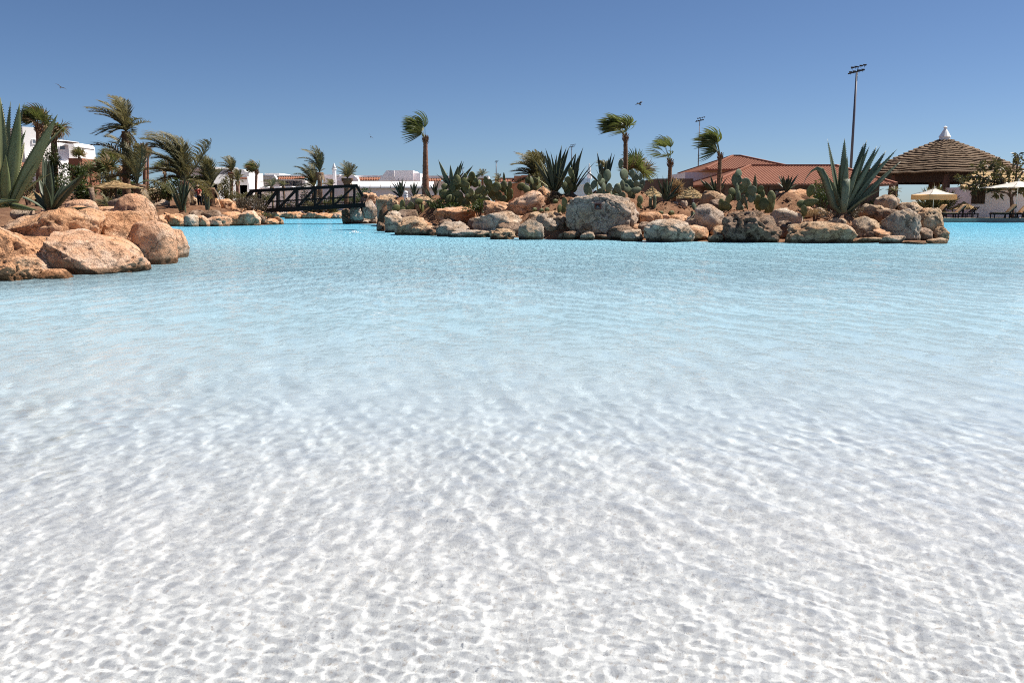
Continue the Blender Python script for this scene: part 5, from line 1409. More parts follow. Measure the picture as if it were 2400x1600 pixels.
# vaulted hotel hall and the wing that runs behind the lone palm
h = house('white_hall', 'white hall with barrel vaults and a ribbed white canopy past the bridge', 'hotel')
wall('wall', 'whiteshade', 757, 412, 795, 470, 112, 8, h)
wall('roof_slab', 'white', 755, 409, 796, 412, 111.7, 9, h)
vault('vault', 'whiteshade', 790, 840, 409, 424, 108, 9, h)
wall('wall', 'whiteshade', 790.3, 424, 839.6, 470, 108.2, 8, h)
wall('roof_slab', 'white', 838, 411.5, 900, 415, 110, 8, h)
tiles_strip(839, 415.5, 897, 423, 109.3, h)
wall('wall', 'white', 838, 423, 1006, 428, 110.2, 4, h)
a0, a1 = P(818, 440, 100), P(1012, 440, 100)
zt = P(818, 425, 103).z
for i in range(8):   # ribbed quarter vault: each bay a panel
    mb = MB(); V = []
    x0, x1 = a0.x + (a1.x-a0.x)*i/8 + .05, a0.x + (a1.x-a0.x)*(i+1)/8 - .05
    for k in range(7):
        t = k/6*math.pi/2
        y = 103 - 3*math.cos(t); z = a0.z + (zt-a0.z)*math.sin(t)
        V += [(x0, y, z), (x1, y, z)]
    V += [(x0, 103, a0.z), (x1, 103, a0.z)]
    mb.add(V, [(2*k, 2*k+1, 2*k+3, 2*k+2) for k in range(7)] + [tuple(range(0, 16, 2))[::-1], tuple(range(1, 16, 2))])
    mb.make('canopy_panel', M['white'], h)
wall('gutter', 'galv', 815, 440, 1015, 441.6, 99.8, 3, h)
wall('front_wall', 'whiteshade', 750, 441.8, 1040, 482, 100.2, 3, h)
def mono(px0, px1, pxt, ytop, ybase, Y, depth, parent):
    """block with a sloped end"""
    a, b, m = P(px0, ybase, Y), P(px1, ybase, Y), P(pxt, ytop, Y)
    D = Vector((0, depth, 0)); q = Vector((b.x, b.y, m.z))
    mb = MB().add([a, b, q, m, a+D, b+D, q+D, m+D], [(0, 1, 2, 3), (7, 6, 5, 4), (0, 3, 7, 4), (3, 2, 6, 7), (2, 1, 5, 6), (1, 0, 4, 5)])
    return mb.make('sloped_block', M['white'], parent)
mono(886, 925, 906, 399.5, 424, 107, 9, h)
wall('stair_tower', 'whiteshade', 925, 399.5, 968, 424, 104, 6, h)
wall('stair_tower', 'whiteshade', 968, 406, 985, 424, 104.4, 6, h)
h = house('white_hotel', 'low white wing with a red tiled eave, passing behind the lone tall fan palm', 'hotel')
wall('roof_slab', 'white', 984, 412, 1145, 418, 109, 8, h)
tiles_strip(986, 418, 1034, 425, 108.5, h)
wall('wall', 'whiteshade', 984, 425, 1145, 476, 110, 6, h)
# terracotta house
h = house('terracotta_house', 'terracotta coloured house with stepped walls behind the prickly pear thicket', 'house')
wall('wall', 'clay', 1160, 417, 1205, 470, 118, 8, h)
wall('wall', 'clay', 1205, 412, 1226, 470, 117, 8, h)
wall('wall', 'clay', 1222, 410.5, 1246, 470, 116, 8, h)
tiles_strip(1172, 420, 1212, 427, 117, h)
tiles_strip(1226, 417, 1250, 424, 115.4, h)
wall('fascia', 'white', 1170, 427, 1213, 429, 116.6, .6, h)
window(1176, 430, 1196, 442, 117.9, h, 2)
window(1230, 426, 1240, 440, 115.9, h, 1)
# white gatehouse with a pointed finial
h = house('white_pavilion', 'small white building with a pointed finial between two agaves in mid island', 'building')
wall('wall', 'whiteshade', 1348, 432, 1392, 476, 86, 5, h)
wall('parapet', 'whiteshade', 1346, 418, 1383, 432, 84.2, 5, h)
c = P(1381, 411, 85.2); s = SC(400, 85)
MB().lathe([(6*s, -8*s), (5*s, 4*s), (3.6*s, 6*s), (3.2*s, 16*s), (1.2*s, 26*s), (.2*s, 28*s)], c, 8).make('finial', M['white'], h)
# white house on the rise, cut by the photo edge
h = house('white_house', 'white house on the rise with a rounded corner, behind the giant striped agave', 'house')
wall('wall', 'white', 52, 297, 96, 395, 97, 8, h, Yb=98.5)
wall('wall', 'whiteshade', -60, 300, 18, 400, 99, 6, h)
tiles_strip(-60, 299, 15, 316, 98.5, h)
wall('side_wall', 'whiteshade', 14, 312, 54, 395, 101, 5, h)
wall('balcony_slab', 'white', 40, 318, 63, 321, 97.5, 3, h)
window(45, 322, 60, 337, 100.8, h, 1)
wall('balcony_slab', 'white', 40, 338, 64, 342, 97.4, 3, h)
window(74, 326, 92, 337, 97.6, h, 1, Yb=98.3)
wall('wall', 'white', 96, 325, 126, 395, 103.5, 6, h)
wall('lower_wall', 'white', 40, 372, 96, 380, 95, 6, h)
wall('wall', 'white', 134, 338, 160, 392, 100, 7, h, Yb=101)
vault('parapet', 'white', 150, 175, 333, 344, 103.5, 5, h)
wall('wall', 'white', 152, 344, 175, 392, 103.7, 5, h)
window(138, 341, 152, 351, 100.05, h, 0, Yb=100.65, frame='white')
wall('eave', 'brownwood', 130, 331, 156, 333, 98.5, 3, h)
wall('terrace_wall', 'terracotta', 160, 371, 192, 392, 96, 4, h)
tiles_strip(30, 380, 98, 393, 92, h)
tiles_strip(198, 392, 223, 400, 98, h)
wall('garden_wall', 'white', 50, 408, 88, 432, 88, 2, h)
# ---------------------------------------------------------------- red roofed hall
h = house('red_roof_hall', 'large hall with red ribbed tile roofs in two tiers behind the island', 'building')
def zp(py, Y): return P(1200, py, Y).z
def hip(xl, xr, yf, yb, ze, rl, rr, ym, zr, parent, ribs=.27):
    """hip roof: four slopes, each ribbed"""
    fl, fr, bl, br = Vector((xl, yf, ze)), Vector((xr, yf, ze)), Vector((xl, yb, ze)), Vector((xr, yb, ze))
    a, b = Vector((rl, ym, zr)), Vector((rr, ym, zr))
    for nm, q in (('roof_slope', (fl, fr, b, a)), ('roof_slope', (bl, fl, a, a)), ('roof_slope', (fr, br, b, b)), ('roof_slope', (br, bl, a, b))):
        e0, e1, r1, r0 = q
        n = (e1-e0).cross(r0-e0).normalized()
        down = Vector((0, 0, -.14))
        mb = MB(); mb.hexa([e0+down, e1+down, r1+down+Vector((0, 0, .001)), r0+down, e0, e1, r1+(Vector((.01, .01, 0)) if (r1-r0).length < .01 else Vector()), r0])
        o = mb.make(nm, M['redroof'], parent)
        rb = MB(); d = (e1-e0); L = d.length; d.normalize()
        k = int(L/ribs)
        tl, tr = (r0-e0).dot(d), (r1-e0).dot(d)
        hgt = (r0-e0) - d*tl
        for i in range(k):
            u = (i+.5)*L/k
            t = min(1, u/max(tl, .001), (L-u)/max(L-tr, .001))
            p0 = e0 + d*u; p1 = e0 + d*u + hgt*t
            if (p1-p0).length < .2: continue
            w = d*ribs*.33; up = n*.065
            rb.add([p0-w, p0+w, p0+up, p1-w, p1+w, p1+up], [(0, 1, 2), (0, 2, 5, 3), (2, 1, 4, 5)])
        if rb.v: rb.make('roof_tiles', M['redroof'], o)['kind'] = 'stuff'
    mb = MB()
    for p, q in ((fl, a), (fr, b), (bl, a), (br, b), (a, b)):
        if (p-q).length > .1: mb.beam(p+Vector((0, 0, .06)), q+Vector((0, 0, .06)), .28, .16)
    mb.make('ridge_cap', M['redroof'], parent)
hip(17.0, 32.8, 74, 88, zp(431, 74), 22.2, 30.2, 81, zp(389, 81), h)
hip(19.7, 29.2, 88, 103, zp(402, 95), 24.2, 25, 95.5, zp(366, 95.5), h)
wall('wall', 'darkclay', 1690, 432, 2062, 500, 75.5, 11, h)
wall('wall', 'whiteshade', 1606, 404, 1720, 450, 90.5, 10, h)
wall('eave_board', 'darkclay', 1668, 431, 2078, 434.5, 74.2, .25, h)
for k in range(7):
    wall('pillar', 'darkclay', 1700 + k*52, 434, 1708 + k*52, 500, 74.6, .4, h)
window(1760, 446, 1790, 478, 75.4, h, 2, 'brownwood')
window(1815, 446, 1845, 478, 75.4, h, 2, 'brownwood')
h = house('clay_shed', 'low dark roofed building running out beside the red roofed hall', 'building')
a = P(1490, 432, 78); b = P(1625, 419, 80)
mb = MB()
zt = P(1540, 419.5, 79).z
xs_ = [P(p, 430, 78).x for p in (1488, 1536, 1625)]
mb.add([(xs_[0], 78, P(1488, 428, 78).z), (xs_[1], 78, zt), (xs_[2], 78, zt), (xs_[2], 78, .4), (xs_[0], 78, .4)] + [(xs_[0], 84, P(1488, 428, 78).z), (xs_[1], 84, zt), (xs_[2], 84, zt), (xs_[2], 84, .4), (xs_[0], 84, .4)], [(4, 3, 2, 1, 0), (5, 6, 7, 8, 9), (0, 1, 6, 5), (1, 2, 7, 6), (2, 3, 8, 7), (4, 0, 5, 9)])
mb.make('wall', M['darkclay'], h)
# ---------------------------------------------------------------- thatch
def thatch(c, Rr, z0, z1, n, parent, seed=1, sides=8, m=96, lip=.17, rnd=.55, mt='thatchdark', rot=R(22.5), sag=.0, name='thatch_course'):
    """layered reed roof: every course a ring with a thick ragged lower lip"""
    rng = np.random.default_rng(seed)
    ang = np.linspace(0, 2*math.pi, m, endpoint=False)
    sec = 2*math.pi/sides
    poly = math.cos(sec/2)/np.cos(((ang+rot) % sec) - sec/2)
    shape = (1-rnd) + rnd*poly
    dz = (z1-z0)/n
    base = rng.uniform(0, 6, 8)
    for k in range(n):
        t0, t1 = k/n, min(1, (k+1.7)/n)
        r0, r1 = Rr*(1-t0), max(.02, Rr*(1-t1))
        ph = base + rng.normal(0, .35, 8)
        wob = sum(np.sin(ang*f+p)*a for f, p, a in zip((8, 16, 5, 23, 37, 11, 29, 51), ph, (.3, .16, .14, .12, .08, .12, .1, .06)))*dz*.62
        ragged = rng.uniform(-.04, .04, m)*dz/.2
        za = z0 + (z1-z0)*(t0 + sag*t0*(1-t0)) + wob
        zb = np.minimum(za + dz*(.72 if k < n-1 else 1), z1)
        x0, y0 = np.cos(ang)*(r0*shape + ragged*.6), np.sin(ang)*(r0*shape + ragged*.6)
        x1, y1 = np.cos(ang)*r1*shape, np.sin(ang)*r1*shape
        lp = min(lip, dz*.72)
        V = np.concatenate([np.stack([x0*.985, y0*.985, za-lp+ragged], 1), np.stack([x0, y0, za-lp*.3+ragged*.5], 1), np.stack([x0*.992, y0*.992, za+ragged*.3], 1), np.stack([x1, y1, zb], 1), np.stack([x1, y1, zb-lp], 1)])
        V += np.array(c)
        i = np.arange(m); j = (i+1) % m
        F = [np.stack([i+m*q, j+m*q, j+m*((q+1) % 5), i+m*((q+1) % 5)], 1) for q in range(5)]
        mesh(name, V, np.concatenate(F), M[mt], parent)
# big open pavilion
Yp = 88
pc = P(2208, 400, Yp); s = SC(400, Yp)
pv = empty('thatched_pavilion', (pc.x, Yp, .34), 'large open pavilion with a layered thatched roof and white finial on the terrace', 'pavilion')
ze = P(2208, 401, Yp-6).z-.34; za = P(2208, 322, Yp).z-.34
thatch((0, 0, 0), 183*s, ze, za, 17, pv, 4, lip=.2, sag=.18)
MB().lathe([(.5, za-.3), (.52, za-.12), (.46, za-.06), (.57, za+.03), (.15, za+.78), (.11, za+.86), (.18, za+.94), (.18, za+1.0), (.08, za+1.08), (.02, za+1.11)], (0, 0, 0), 12).make('finial', M['white'], pv)
Rr = 183*s
for k in range(8):
    a = k*math.pi/4 + R(22.5)
    q = Vector((math.cos(a), math.sin(a), 0))*Rr*.8
    a2 = a + math.pi/4
    q2 = Vector((math.cos(a2), math.sin(a2), 0))*Rr*.8
    MB().beam(q + Vector((0, 0, ze-.5)), q2 + Vector((0, 0, ze-.5)), .4, 1.0).make('ring_beam', M['brownwood'], pv)
    MB().tube([q*1.04 + Vector((0, 0, -.1)), q + Vector((0, 0, 1.2)), q*.98 + Vector((0, 0, ze-.3))], [.62, .42, .34], 8).make('column', M['darkclay'], pv)
    MB().beam(q*1.2 + Vector((0, 0, ze-.15)), Vector((0, 0, za-.6)), .16, .22).make('rafter', M['brownwood'], pv)
for a, r in ((R(-90), .78), (R(-60), .4), (R(-130), .4)):
    q = Vector((math.cos(a), math.sin(a), 0))*Rr*r
    MB().tube([q*1.05 + Vector((0, 0, -.1)), q + Vector((0, 0, 1.2)), q + Vector((0, 0, ze-.2))], [.65, .42, .36], 8).make('column', M['darkclay'], pv)
mb = MB(); mb.lathe([(Rr*.42, 0), (Rr*.42, 1.1), (Rr*.46, 1.1), (Rr*.46, 1.22), (Rr*.3, 1.22)], (-Rr*.15, 0, 0), 24)
mb.make('bar_counter', M['brownwood'], pv)
# straw parasols
STP = 'straw parasols'
def palapa(apex, ye, halfw, Y, pbase, label, legs=None):
    c = P(apex[0], ye, Y); sc = SC(ye, Y)
    zb = P(apex[0], pbase, Y).z
    root = empty('straw_parasol', (c.x, Y, zb), label, 'parasol', STP)
    z0, z1 = c.z-zb, P(apex[0], apex[1], Y).z-zb
    thatch((0, 0, 0), halfw*sc, z0, z1, 7, root, int(apex[0]), sides=24, m=64, lip=.07, mt='thatch', rnd=0, sag=.0)
    MB().tube([(0, 0, -.5), (0, 0, z1-.05)], [.07, .06], 8).make('pole', M['brownwood'], root, True)
    mb = MB()
    for k in range(8):
        a = k*math.pi/4
        mb.beam((0, 0, z1-.2), (math.cos(a)*halfw*sc*.93, math.sin(a)*halfw*sc*.93, z0), .05, .05)
    mb.make('ribs', M['brownwood'], root)
    return root
palapa((271, 423), 440, 60, 50, 478, 'straw parasol on a thin pole in the palm garden beside the tallest date palm')
palapa((84, 450), 466, 30, 46, 500, 'small straw parasol half hidden behind the giant agave leaves')
palapa((278, 455), 476, 30, 62, 500, 'low straw parasol behind the pole of the bigger straw parasol')
palapa((1528, 436), 460, 26, 69, 501, 'straw parasol top behind the yellow edged agave')
palapa((1618, 437), 463, 38, 70, 501, 'widest straw parasol top behind the island soil, before the red roofed hall')
palapa((1470, 440), 452, 26, 71, 501, 'straw parasol top half hidden by the large blue green prickly pear')
palapa((2258, 472), 489, 30, 76, 512, 'low straw parasol behind the loungers beside the white hut')
# pale stake standing by the straw parasol
st = MB().tube([P(*c2b(470, 1440), 46), P(*c2b(445, 1100), 46), P(*c2b(415, 940), 46)], [.12, .13, .14], 8).make('wooden_post', M['cream'], None, True)
tag(st, 'pale weathered post standing in front of the straw parasol', 'post')
# hut by the terrace
h = house('white_hut', 'white hut with a thatched roof and a dark shutter behind the terrace tree', 'hut')
wall('wall', 'whiteshade', 2281, 438, 2460, 521, 77, 6, h)
sh = MB()
a = P(2279, 443, 76.9); b_ = P(2308, 478, 76.9)
for k in range(4):
    x0 = a.x + (b_.x-a.x)*k/4 + .02; x1 = a.x + (b_.x-a.x)*(k+1)/4 - .02
    MB().box(((x0+x1)/2, 76.93, (a.z+b_.z)/2), (x1-x0, .1, a.z-b_.z)).make('shutter_board', M['brownwood'], h)
for k in range(6):
    o = P(2262 - k*0 + k*6, 443 - k*6, 76 + k*.6); e = P(2480, 443 - k*6, 76 + k*.6)
    rr = np.random.default_rng(k); mb = MB(); n = 40; V = []; F = []
    for i in range(n+1):
        x = o.x + (e.x-o.x)*i/n; w = math.sin(i*1.1+k)*.03 + rr.uniform(-.02, .02)
        V += [(x, o.y+w, o.z-.1+w), (x, o.y+w-.02, o.z+.14+w), (x, o.y+.9, o.z+.42), (x, o.y+.9, o.z+.2)]
    for i in range(n):
        for q in range(4): F.append((4*i+q, 4*i+(q+1) % 4, 4*i+4+(q+1) % 4, 4*i+4+q))
    F += [(0, 3, 2, 1), (4*n, 4*n+1, 4*n+2, 4*n+3)]
    mb.add(V, F).make('thatch_course', M['thatch'], h)
# rough dark wall with a ragged top, each stone its own
h = empty('stone_wall', P(2254, 490, 92), 'rough dark wall with a ragged stone top beyond the pavilion columns', 'wall')
o0 = P(2254, 490, 92)
for i in range(11):
    x = 2228 + i*6
    for j in range(2):
        a = P(x+.3, 453 + random.uniform(-2, 3) if j else 464, 92); b_ = P(x+5.7, 464 if j else 492, 92)
        MB().hexa([Vector(p)-o0 for p in ((a.x, 92, b_.z), (b_.x, 92, b_.z), (b_.x, 92.6, b_.z), (a.x, 92.6, b_.z), (a.x, 92, a.z), (b_.x, 92+random.uniform(-.1, .1), a.z+random.uniform(-.08, .08)), (b_.x, 92.6, a.z), (a.x, 92.6, a.z))]).make('stone', M['brown'], h)
# ---------------------------------------------------------------- bridge
br = empty('footbridge', P(715, 500, 65), 'black timber truss footbridge crossing the pool channel', 'bridge')
bo = P(715, 500, 65)
def bp(px, py, Y=64.4): return P(px, py, Y)-bo
YF = 1.5
def truss(dy):
    D = Vector((-.2*dy, dy, 0))
    Bm = lambda nm, a, b, w, h: MB().beam(bp(*a)+D, bp(*b)+D, w, h).make(nm, M['wood'], br)
    s = SC(450, 64.4)
    Bm('top_rail', (585, 447.5), (838, 435), .18, 6.5*s)
    Bm('bottom_beam', (570, 496), (856, 480.5), .22, 10.5*s)
    Bm('mid_rail', (604, 474), (832, 461.5), .1, 3*s)
    for x in (606, 650, 695, 738, 781, 831):
        t = (x-585)/253
        Bm('post', (x, 494.5 - (x-570)*.054), (x, 447.5 - 12.5*t), .14, 4.4*s)
    for x0, x1 in ((617, 649), (653, 694), (697, 737), (740, 780), (784, 830)):
        Bm('brace', (x0, 491.5 - (x0-570)*.054), (x1, 449 - 12.5*(x1-585)/253), .12, 4*s)
    Bm('end_brace', (588, 448), (556, 494), .14, 5*s)
    Bm('end_brace', (837, 436), (851, 460), .14, 4.6*s)
truss(0); truss(YF)
for k in range(40):   # deck boards
    x = 570 + (856-570)*(k+.5)/40
    p = bp(x, 488.8 - (x-570)*.054)
    w = (bp(856, 480)-bp(570, 480)).x/40
    MB().box(p + Vector((-.1*YF, YF/2, .02)), (w*.88, YF-.24, .05)).make('plank', M['brownwood'], br)
# ---------------------------------------------------------------- floodlight masts
FL = 'floodlight masts'
def mast(foot, top, Y, label, wide, rows=2, r=None):
    B = P(*foot, Y); T = P(*top, Y)
    B.x = T.x
    root = empty('floodlight_mast', B, label, 'floodlight', FL)
    H = T.z-B.z
    r = r or Y*.00045
    MB().tube([(0, 0, -1), (0, 0, H)], [r*1.5, r], 10).make('mast', M['galv'], root, True)
    s = SC(200, Y)*wide*1.25
    cb = MB(); cb.beam((-s*.75, .3*s, H-.1*s), (s*.7, -.2*s, H+.22*s), .1*s, .12*s); cb.beam((-.35*s, .6*s, H+.45*s), (s, .1*s, H+.78*s), .06*s, .06*s); cb.beam((0, 0, H-.1*s), (.25*s, .3*s, H+.6*s), .06*s, .06*s)
    cb.make('crossbar', M['metal'], root)
    for k in range(rows):
        for u in (-.55, -.2, .3, .65):
            c = Vector((u*s + k*.3*s, (.15+.4*k)*s, H + (.12 + u*.2 + k*.5)*s))
            mb = MB()
            mb.hexa([c + Vector(q)*s for q in ((-.13, -.1, -.06), (.13, -.1, -.06), (.12, .1, .02), (-.12, .1, .02), (-.15, -.06, .1), (.15, -.06, .1), (.11, .12, .14), (-.11, .12, .14))])
            mb.beam(c, c + Vector((0, .02, -.2))*s, .03*s, .03*s)
            mb.make('floodlight', M['metal'], root)
mast((1994, 440), (2008, 170), 112, 'tallest floodlight mast, rising behind the giant agave', 19, r=.13)
mast((1636, 430), (1640, 284), 165, 'floodlight mast rising behind the red roofed hall', 10)
mast((1339, 430), (1340, 345), 270, 'distant floodlight mast between the spikes of the dark agaves', 7)
mast((1163, 440), (1163, 380), 340, 'small far floodlight mast above the terracotta house', 4)
mast((1085, 440), (1085, 395), 400, 'tiny far floodlight mast behind the tall agave spikes', 3)
mast((1046, 440), (1047, 408), 430, 'farthest tiny floodlight mast next to the tall agave', 2.4)
# ---------------------------------------------------------------- terrace furniture
def parasol(apex, ye, hw, Y, foot, label, valance):
    zf = .34; c = P(apex[0], ye, Y); s = SC(ye, Y)
    root = empty('parasol', (c.x, Y, zf), label, 'parasol', 'cream parasols on the terrace')
    z0 = c.z-zf; z1 = P(apex[0], apex[1], Y).z-zf
    r = hw*s
    n = 4
    q = [Vector((math.cos(R(45+90*k)+R(9)), math.sin(R(45+90*k)+R(9)), 0))*r*1.12 for k in range(4)]
    top = Vector((0, 0, z1))
    for k in range(4):
        a, b = q[k]+Vector((0, 0, z0)), q[(k+1) % 4]+Vector((0, 0, z0))
        V = []; F = []
        m = 6
        for i in range(m+1):
            t = i/m
            for j in range(m+1):
                p = a.lerp(b, j/m).lerp(top, t)
                p.z -= .12*math.sin(math.pi*j/m)*(1-t)*.4 + .1*math.sin(math.pi*t)*.6
                V.append(p)
        for i in range(m):
            for j in range(m): F.append((i*(m+1)+j, i*(m+1)+j+1, (i+1)*(m+1)+j+1, (i+1)*(m+1)+j))
        mesh('canopy_panel', V, F, M['canvascloth'], root, True)
        if valance:
            d = Vector((0, 0, -valance*s))
            mesh('valance', [a, b, b+d+(b-top)*.012, a+d+(a-top)*.012], [(0, 1, 2, 3)], M['valance'], root)
    MB().tube([(0, 0, -.05), (0, 0, z1+.12)], [.035, .03], 8).make('pole', M['canvas'], root, True)
    MB().lathe([(.02, z1+.16), (.06, z1+.12), (.05, z1+.03), (.1, z1)], (0, 0, 0), 8).make('finial', M['canvas'], root, True)
    mb = MB()
    for k in range(4): mb.beam((0, 0, z1-.1), q[k]*.98+Vector((0, 0, z0)), .03, .03)
    mb.make('ribs', M['brownwood'], root)
    MB().lathe([(.3, 0), (.3, .08), (.08, .12)], (0, 0, 0), 12).make('base', M['metal'], root)
M['canvascloth'] = leaf_mat('parasol_canvas', (.72, .66, .58), (.76, .7, .62), .3, .85, 1, .1)
M['valance'] = leaf_mat('parasol_valance', (.6, .4, .22), (.64, .44, .25), .55, .85, 1, .1)
parasol((2189, 441), 456, 44, 72.5, 515, 'square cream parasol with an orange lit valance over the loungers', 12)
parasol((2386, 424), 439, 74, 72, 515, 'wide cream parasol cut by the photo edge near the white hut', 0)
LG = 'wooden sun loungers on the terrace'
def lounger(px, Y, label, cushion=True, rot=0, back=48):
    c = P(px, 515, Y)
    root = empty('sun_lounger', (c.x, Y, .34), label, 'sun lounger', LG)
    root.rotation_euler = (0, 0, rot)
    W2 = .33
    fr = MB()
    for y in (-W2, W2): fr.beam((-.95, y, .32), (.95, y, .32), .05, .08)
    fr.beam((-.95, -W2, .32), (-.95, W2, .32), .05, .08); fr.beam((.95, -W2, .32), (.95, W2, .32), .05, .08)
    fr.make('frame', M['wood'], root)
    for x in (-.85, .35, .88):
        for y in (-W2, W2): MB().beam((x, y, 0), (x*.98, y, .3), .06, .06).make('leg', M['wood'], root)
    for k in range(11):
        MB().box((-.9+k*.12, 0, .37), (.09, W2*2-.05, .02)).make('slat', M['wood'], root)
    b = R(back); p0 = Vector((.36, 0, .4)); d = Vector((math.cos(b), 0, math.sin(b)))
    for y in (-W2, W2): MB().beam(p0+Vector((0, y, 0)), p0+d*.78+Vector((0, y, 0)), .05, .05).make('back_rail', M['wood'], root)
    for k in range(7):
        q = p0 + d*(.08+.11*k)
        MB().beam(q+Vector((0, -W2, 0)), q+Vector((0, W2, 0)), .02, .06).make('slat', M['wood'], root)
    MB().beam(p0+d*.5, Vector((.8, 0, .3)), .05, .05).make('strut', M['wood'], root)
    if cushion:
        def pad_(a, bb, th, nm):
            a, bb = Vector(a), Vector(bb); dd = (bb-a).normalized(); u = Vector((-dd.z, 0, dd.x))
            if u.z < 0: u = -u
            rings = []
            for i in range(9):
                t = i/8; e = min(1, .75+4*min(t, 1-t))
                p = a.lerp(bb, t)
                rings.append([p + Vector((0, y*W2*.95, 0)) + u*th*(.5+z*.5*e) for y, z in ((-1, -.8), (-.9, -1), (.9, -1), (1, -.8), (1, .8), (.9, 1), (-.9, 1), (-1, .8))])
            MB().tube_rings(rings).make(nm, M['cushion'], root, True)
        pad_((-.92, 0, .385), (.34, 0, .385), .09, 'seat_cushion')
        pad_(p0+Vector((-.02, 0, .03)), p0+d*.86+Vector((-.02, 0, .03)), .09, 'back_cushion')
lounger(2189, 72.6, 'tan cushioned lounger nearest the rocks under the square parasol', rot=R(8))
lounger(2232, 71.9, 'tan cushioned lounger with its back raised in the middle of the terrace group', rot=R(-6))
lounger(2262, 72.4, 'bare slatted black lounger without a cushion before the white hut', False, rot=R(4), back=40)
lounger(2350, 71.7, 'tan cushioned lounger in front of the wide parasol pole', rot=R(-4))
lounger(2382, 72.6, 'second lounger under the wide parasol, set behind its neighbour', rot=R(6))
lounger(2412, 71.8, 'lounger cut by the photo edge under the wide parasol', False, rot=R(2))
# ---------------------------------------------------------------- terrace tree with leathery leaves
tr = empty('frangipani_tree', P(2372, 519, 74.5), 'tree with thick forking branches and leathery leaves shading the white hut', 'tree')
to = P(2372, 519, 74.5)
rng = random.Random(5)
tk = MB()
def tp(px, py, dy=0): return P(px, py, 74.5+dy)-to
limbs = [[(2372, 522), (2372, 483), (2370, 463)], [(2370, 463), (2360, 452), (2340, 449), (2322, 444)], [(2370, 463), (2384, 448), (2398, 446), (2420, 440)], [(2370, 463), (2366, 448), (2352, 430), (2340, 410)], [(2366, 450), (2380, 425), (2384, 390), (2384, 372)], [(2352, 430), (2320, 425), (2290, 432), (2268, 438)], [(2352, 430), (2335, 400), (2330, 385)], [(2380, 425), (2400, 400), (2415, 380)], [(2320, 425), (2300, 415), (2272, 415)]]
for i, l in enumerate(limbs):
    pts = [tp(x, y, rng.uniform(-.4, .4)*(i > 0)*(k > 0)) for k, (x, y) in enumerate(l)]
    r0 = .2 if i == 0 else .1
    tk.tube(pts, [r0*(1-.55*k/len(pts)) for k in range(len(pts))], 7)
tk.make('trunk', M['bark'], tr, True)
MB().tube([tp(2384, 386), tp(2384, 369)], [.17, .2], 8).make('branch_stub', M['bark'], tr)
lv = MB()
spots = []
for l in limbs[1:]:
    spots += [l[-1], l[-2]]
for _ in range(75): spots.append((rng.uniform(2285, 2440), rng.uniform(380, 450)))
spots += [(2252, 422), (2258, 428), (2246, 418), (2262, 432), (2384, 362), (2390, 366), (2330, 440), (2345, 455), (2398, 452)]
for (x, y) in spots:
    c = tp(x + rng.uniform(-8, 8), y + rng.uniform(-8, 8), rng.uniform(-1.2, 1.0))
    for k in range(17):
        d = Vector((rng.gauss(0, 1)-.4, rng.gauss(0, 1), rng.gauss(.1, .8))).normalized()
        l = rng.uniform(.28, .55)
        s = d.cross(Vector((rng.gauss(0, 1), rng.gauss(0, 1), rng.gauss(0, 1)))).normalized()*l*.17
        p = c + d*.1
        dr = Vector((0, 0, -.1*l))
        lv.add([p, p+d*l*.45+s, p+d*l+dr, p+d*l*.45-s], [(0, 1, 2, 3)])
lv.make('crown', M['leather'], tr)
# ---------------------------------------------------------------- lamp in the boulder
o, V = lamp_rock
lp = P(1401, 484, 37)
Vw = V + np.array(o.location)
k = np.hypot(Vw[:, 0]-lp.x, Vw[:, 2]-lp.z) < .22
yf = float(np.percentile(Vw[k][:, 1], 8)) - .02
lp = P(1401, 484.5, yf)
hs = 7.2*SC(484, yf)
lr = empty('recessed_lamp', lp, 'small square lamp with a round rusty lens set into the huge grey boulder', 'lamp')
fm = MB()
for sx in (-1, 1): fm.box((sx*hs*.88, .06, 0), (hs*.24, .2, hs*2))
for sz in (-1, 1): fm.box((0, .06, sz*hs*.88), (hs*1.52, .2, hs*.24))
fm.make('frame', M['rust'], lr)
MB().box((0, .11, 0), (hs*1.52, .04, hs*1.52)).make('back_plate', M['metal'], lr)
rg = MB(); rings = []
for i in range(21):
    a = 2*math.pi*i/20
    rings.append([Vector((math.cos(a)*(hs*.6+math.cos(b)*hs*.09), .05+math.sin(b)*hs*.09, math.sin(a)*(hs*.6+math.cos(b)*hs*.09))) for b in [j*math.pi/3 for j in range(6)]])
rg.tube_rings(rings, cap=False); rg.make('ring', M['rust'], lr, True)
ln = MB(); ln.tube_rings([[Vector((math.cos(j*math.pi/8)*r, y, math.sin(j*math.pi/8)*r)) for j in range(16)] for r, y in ((hs*.52, .08), (hs*.45, .055), (hs*.25, .035), (.002, .03))])
ln.make('lens', M['glass'], lr, True)
# ---------------------------------------------------------------- bollard, post, steps, splash
bc = P(*c4(398, 1035), 58.5); s = SC(460, 58.5)
bl = empty('bollard_light', bc, 'white cylindrical bollard light between the two agave fans', 'bollard')
MB().lathe([(4.6*s, -.4), (4.6*s, 13*s), (4.3*s, 13.5*s)], (0, 0, 0), 14).make('post', M['white'], bl, True)
MB().lathe([(5.1*s, 13.5*s), (5.1*s, 17*s), (4*s, 19*s), (.5*s, 20*s)], (0, 0, 0), 14).make('cap', M['white'], bl, True)
MB().lathe([(4.75*s, 8*s), (4.75*s, 9*s)], (0, 0, 0), 14).make('band', M['galv'], bl)
pc_ = P(506, 463, 67); s = SC(450, 67)
po = empty('speaker_post', pc_, 'black cylindrical post standing on the narrow upright orange rock', 'post')
MB().lathe([(4.1*s, -.1), (4.1*s, 29*s)], (0, 0, 0), 14).make('column', M['wood'], po, True)
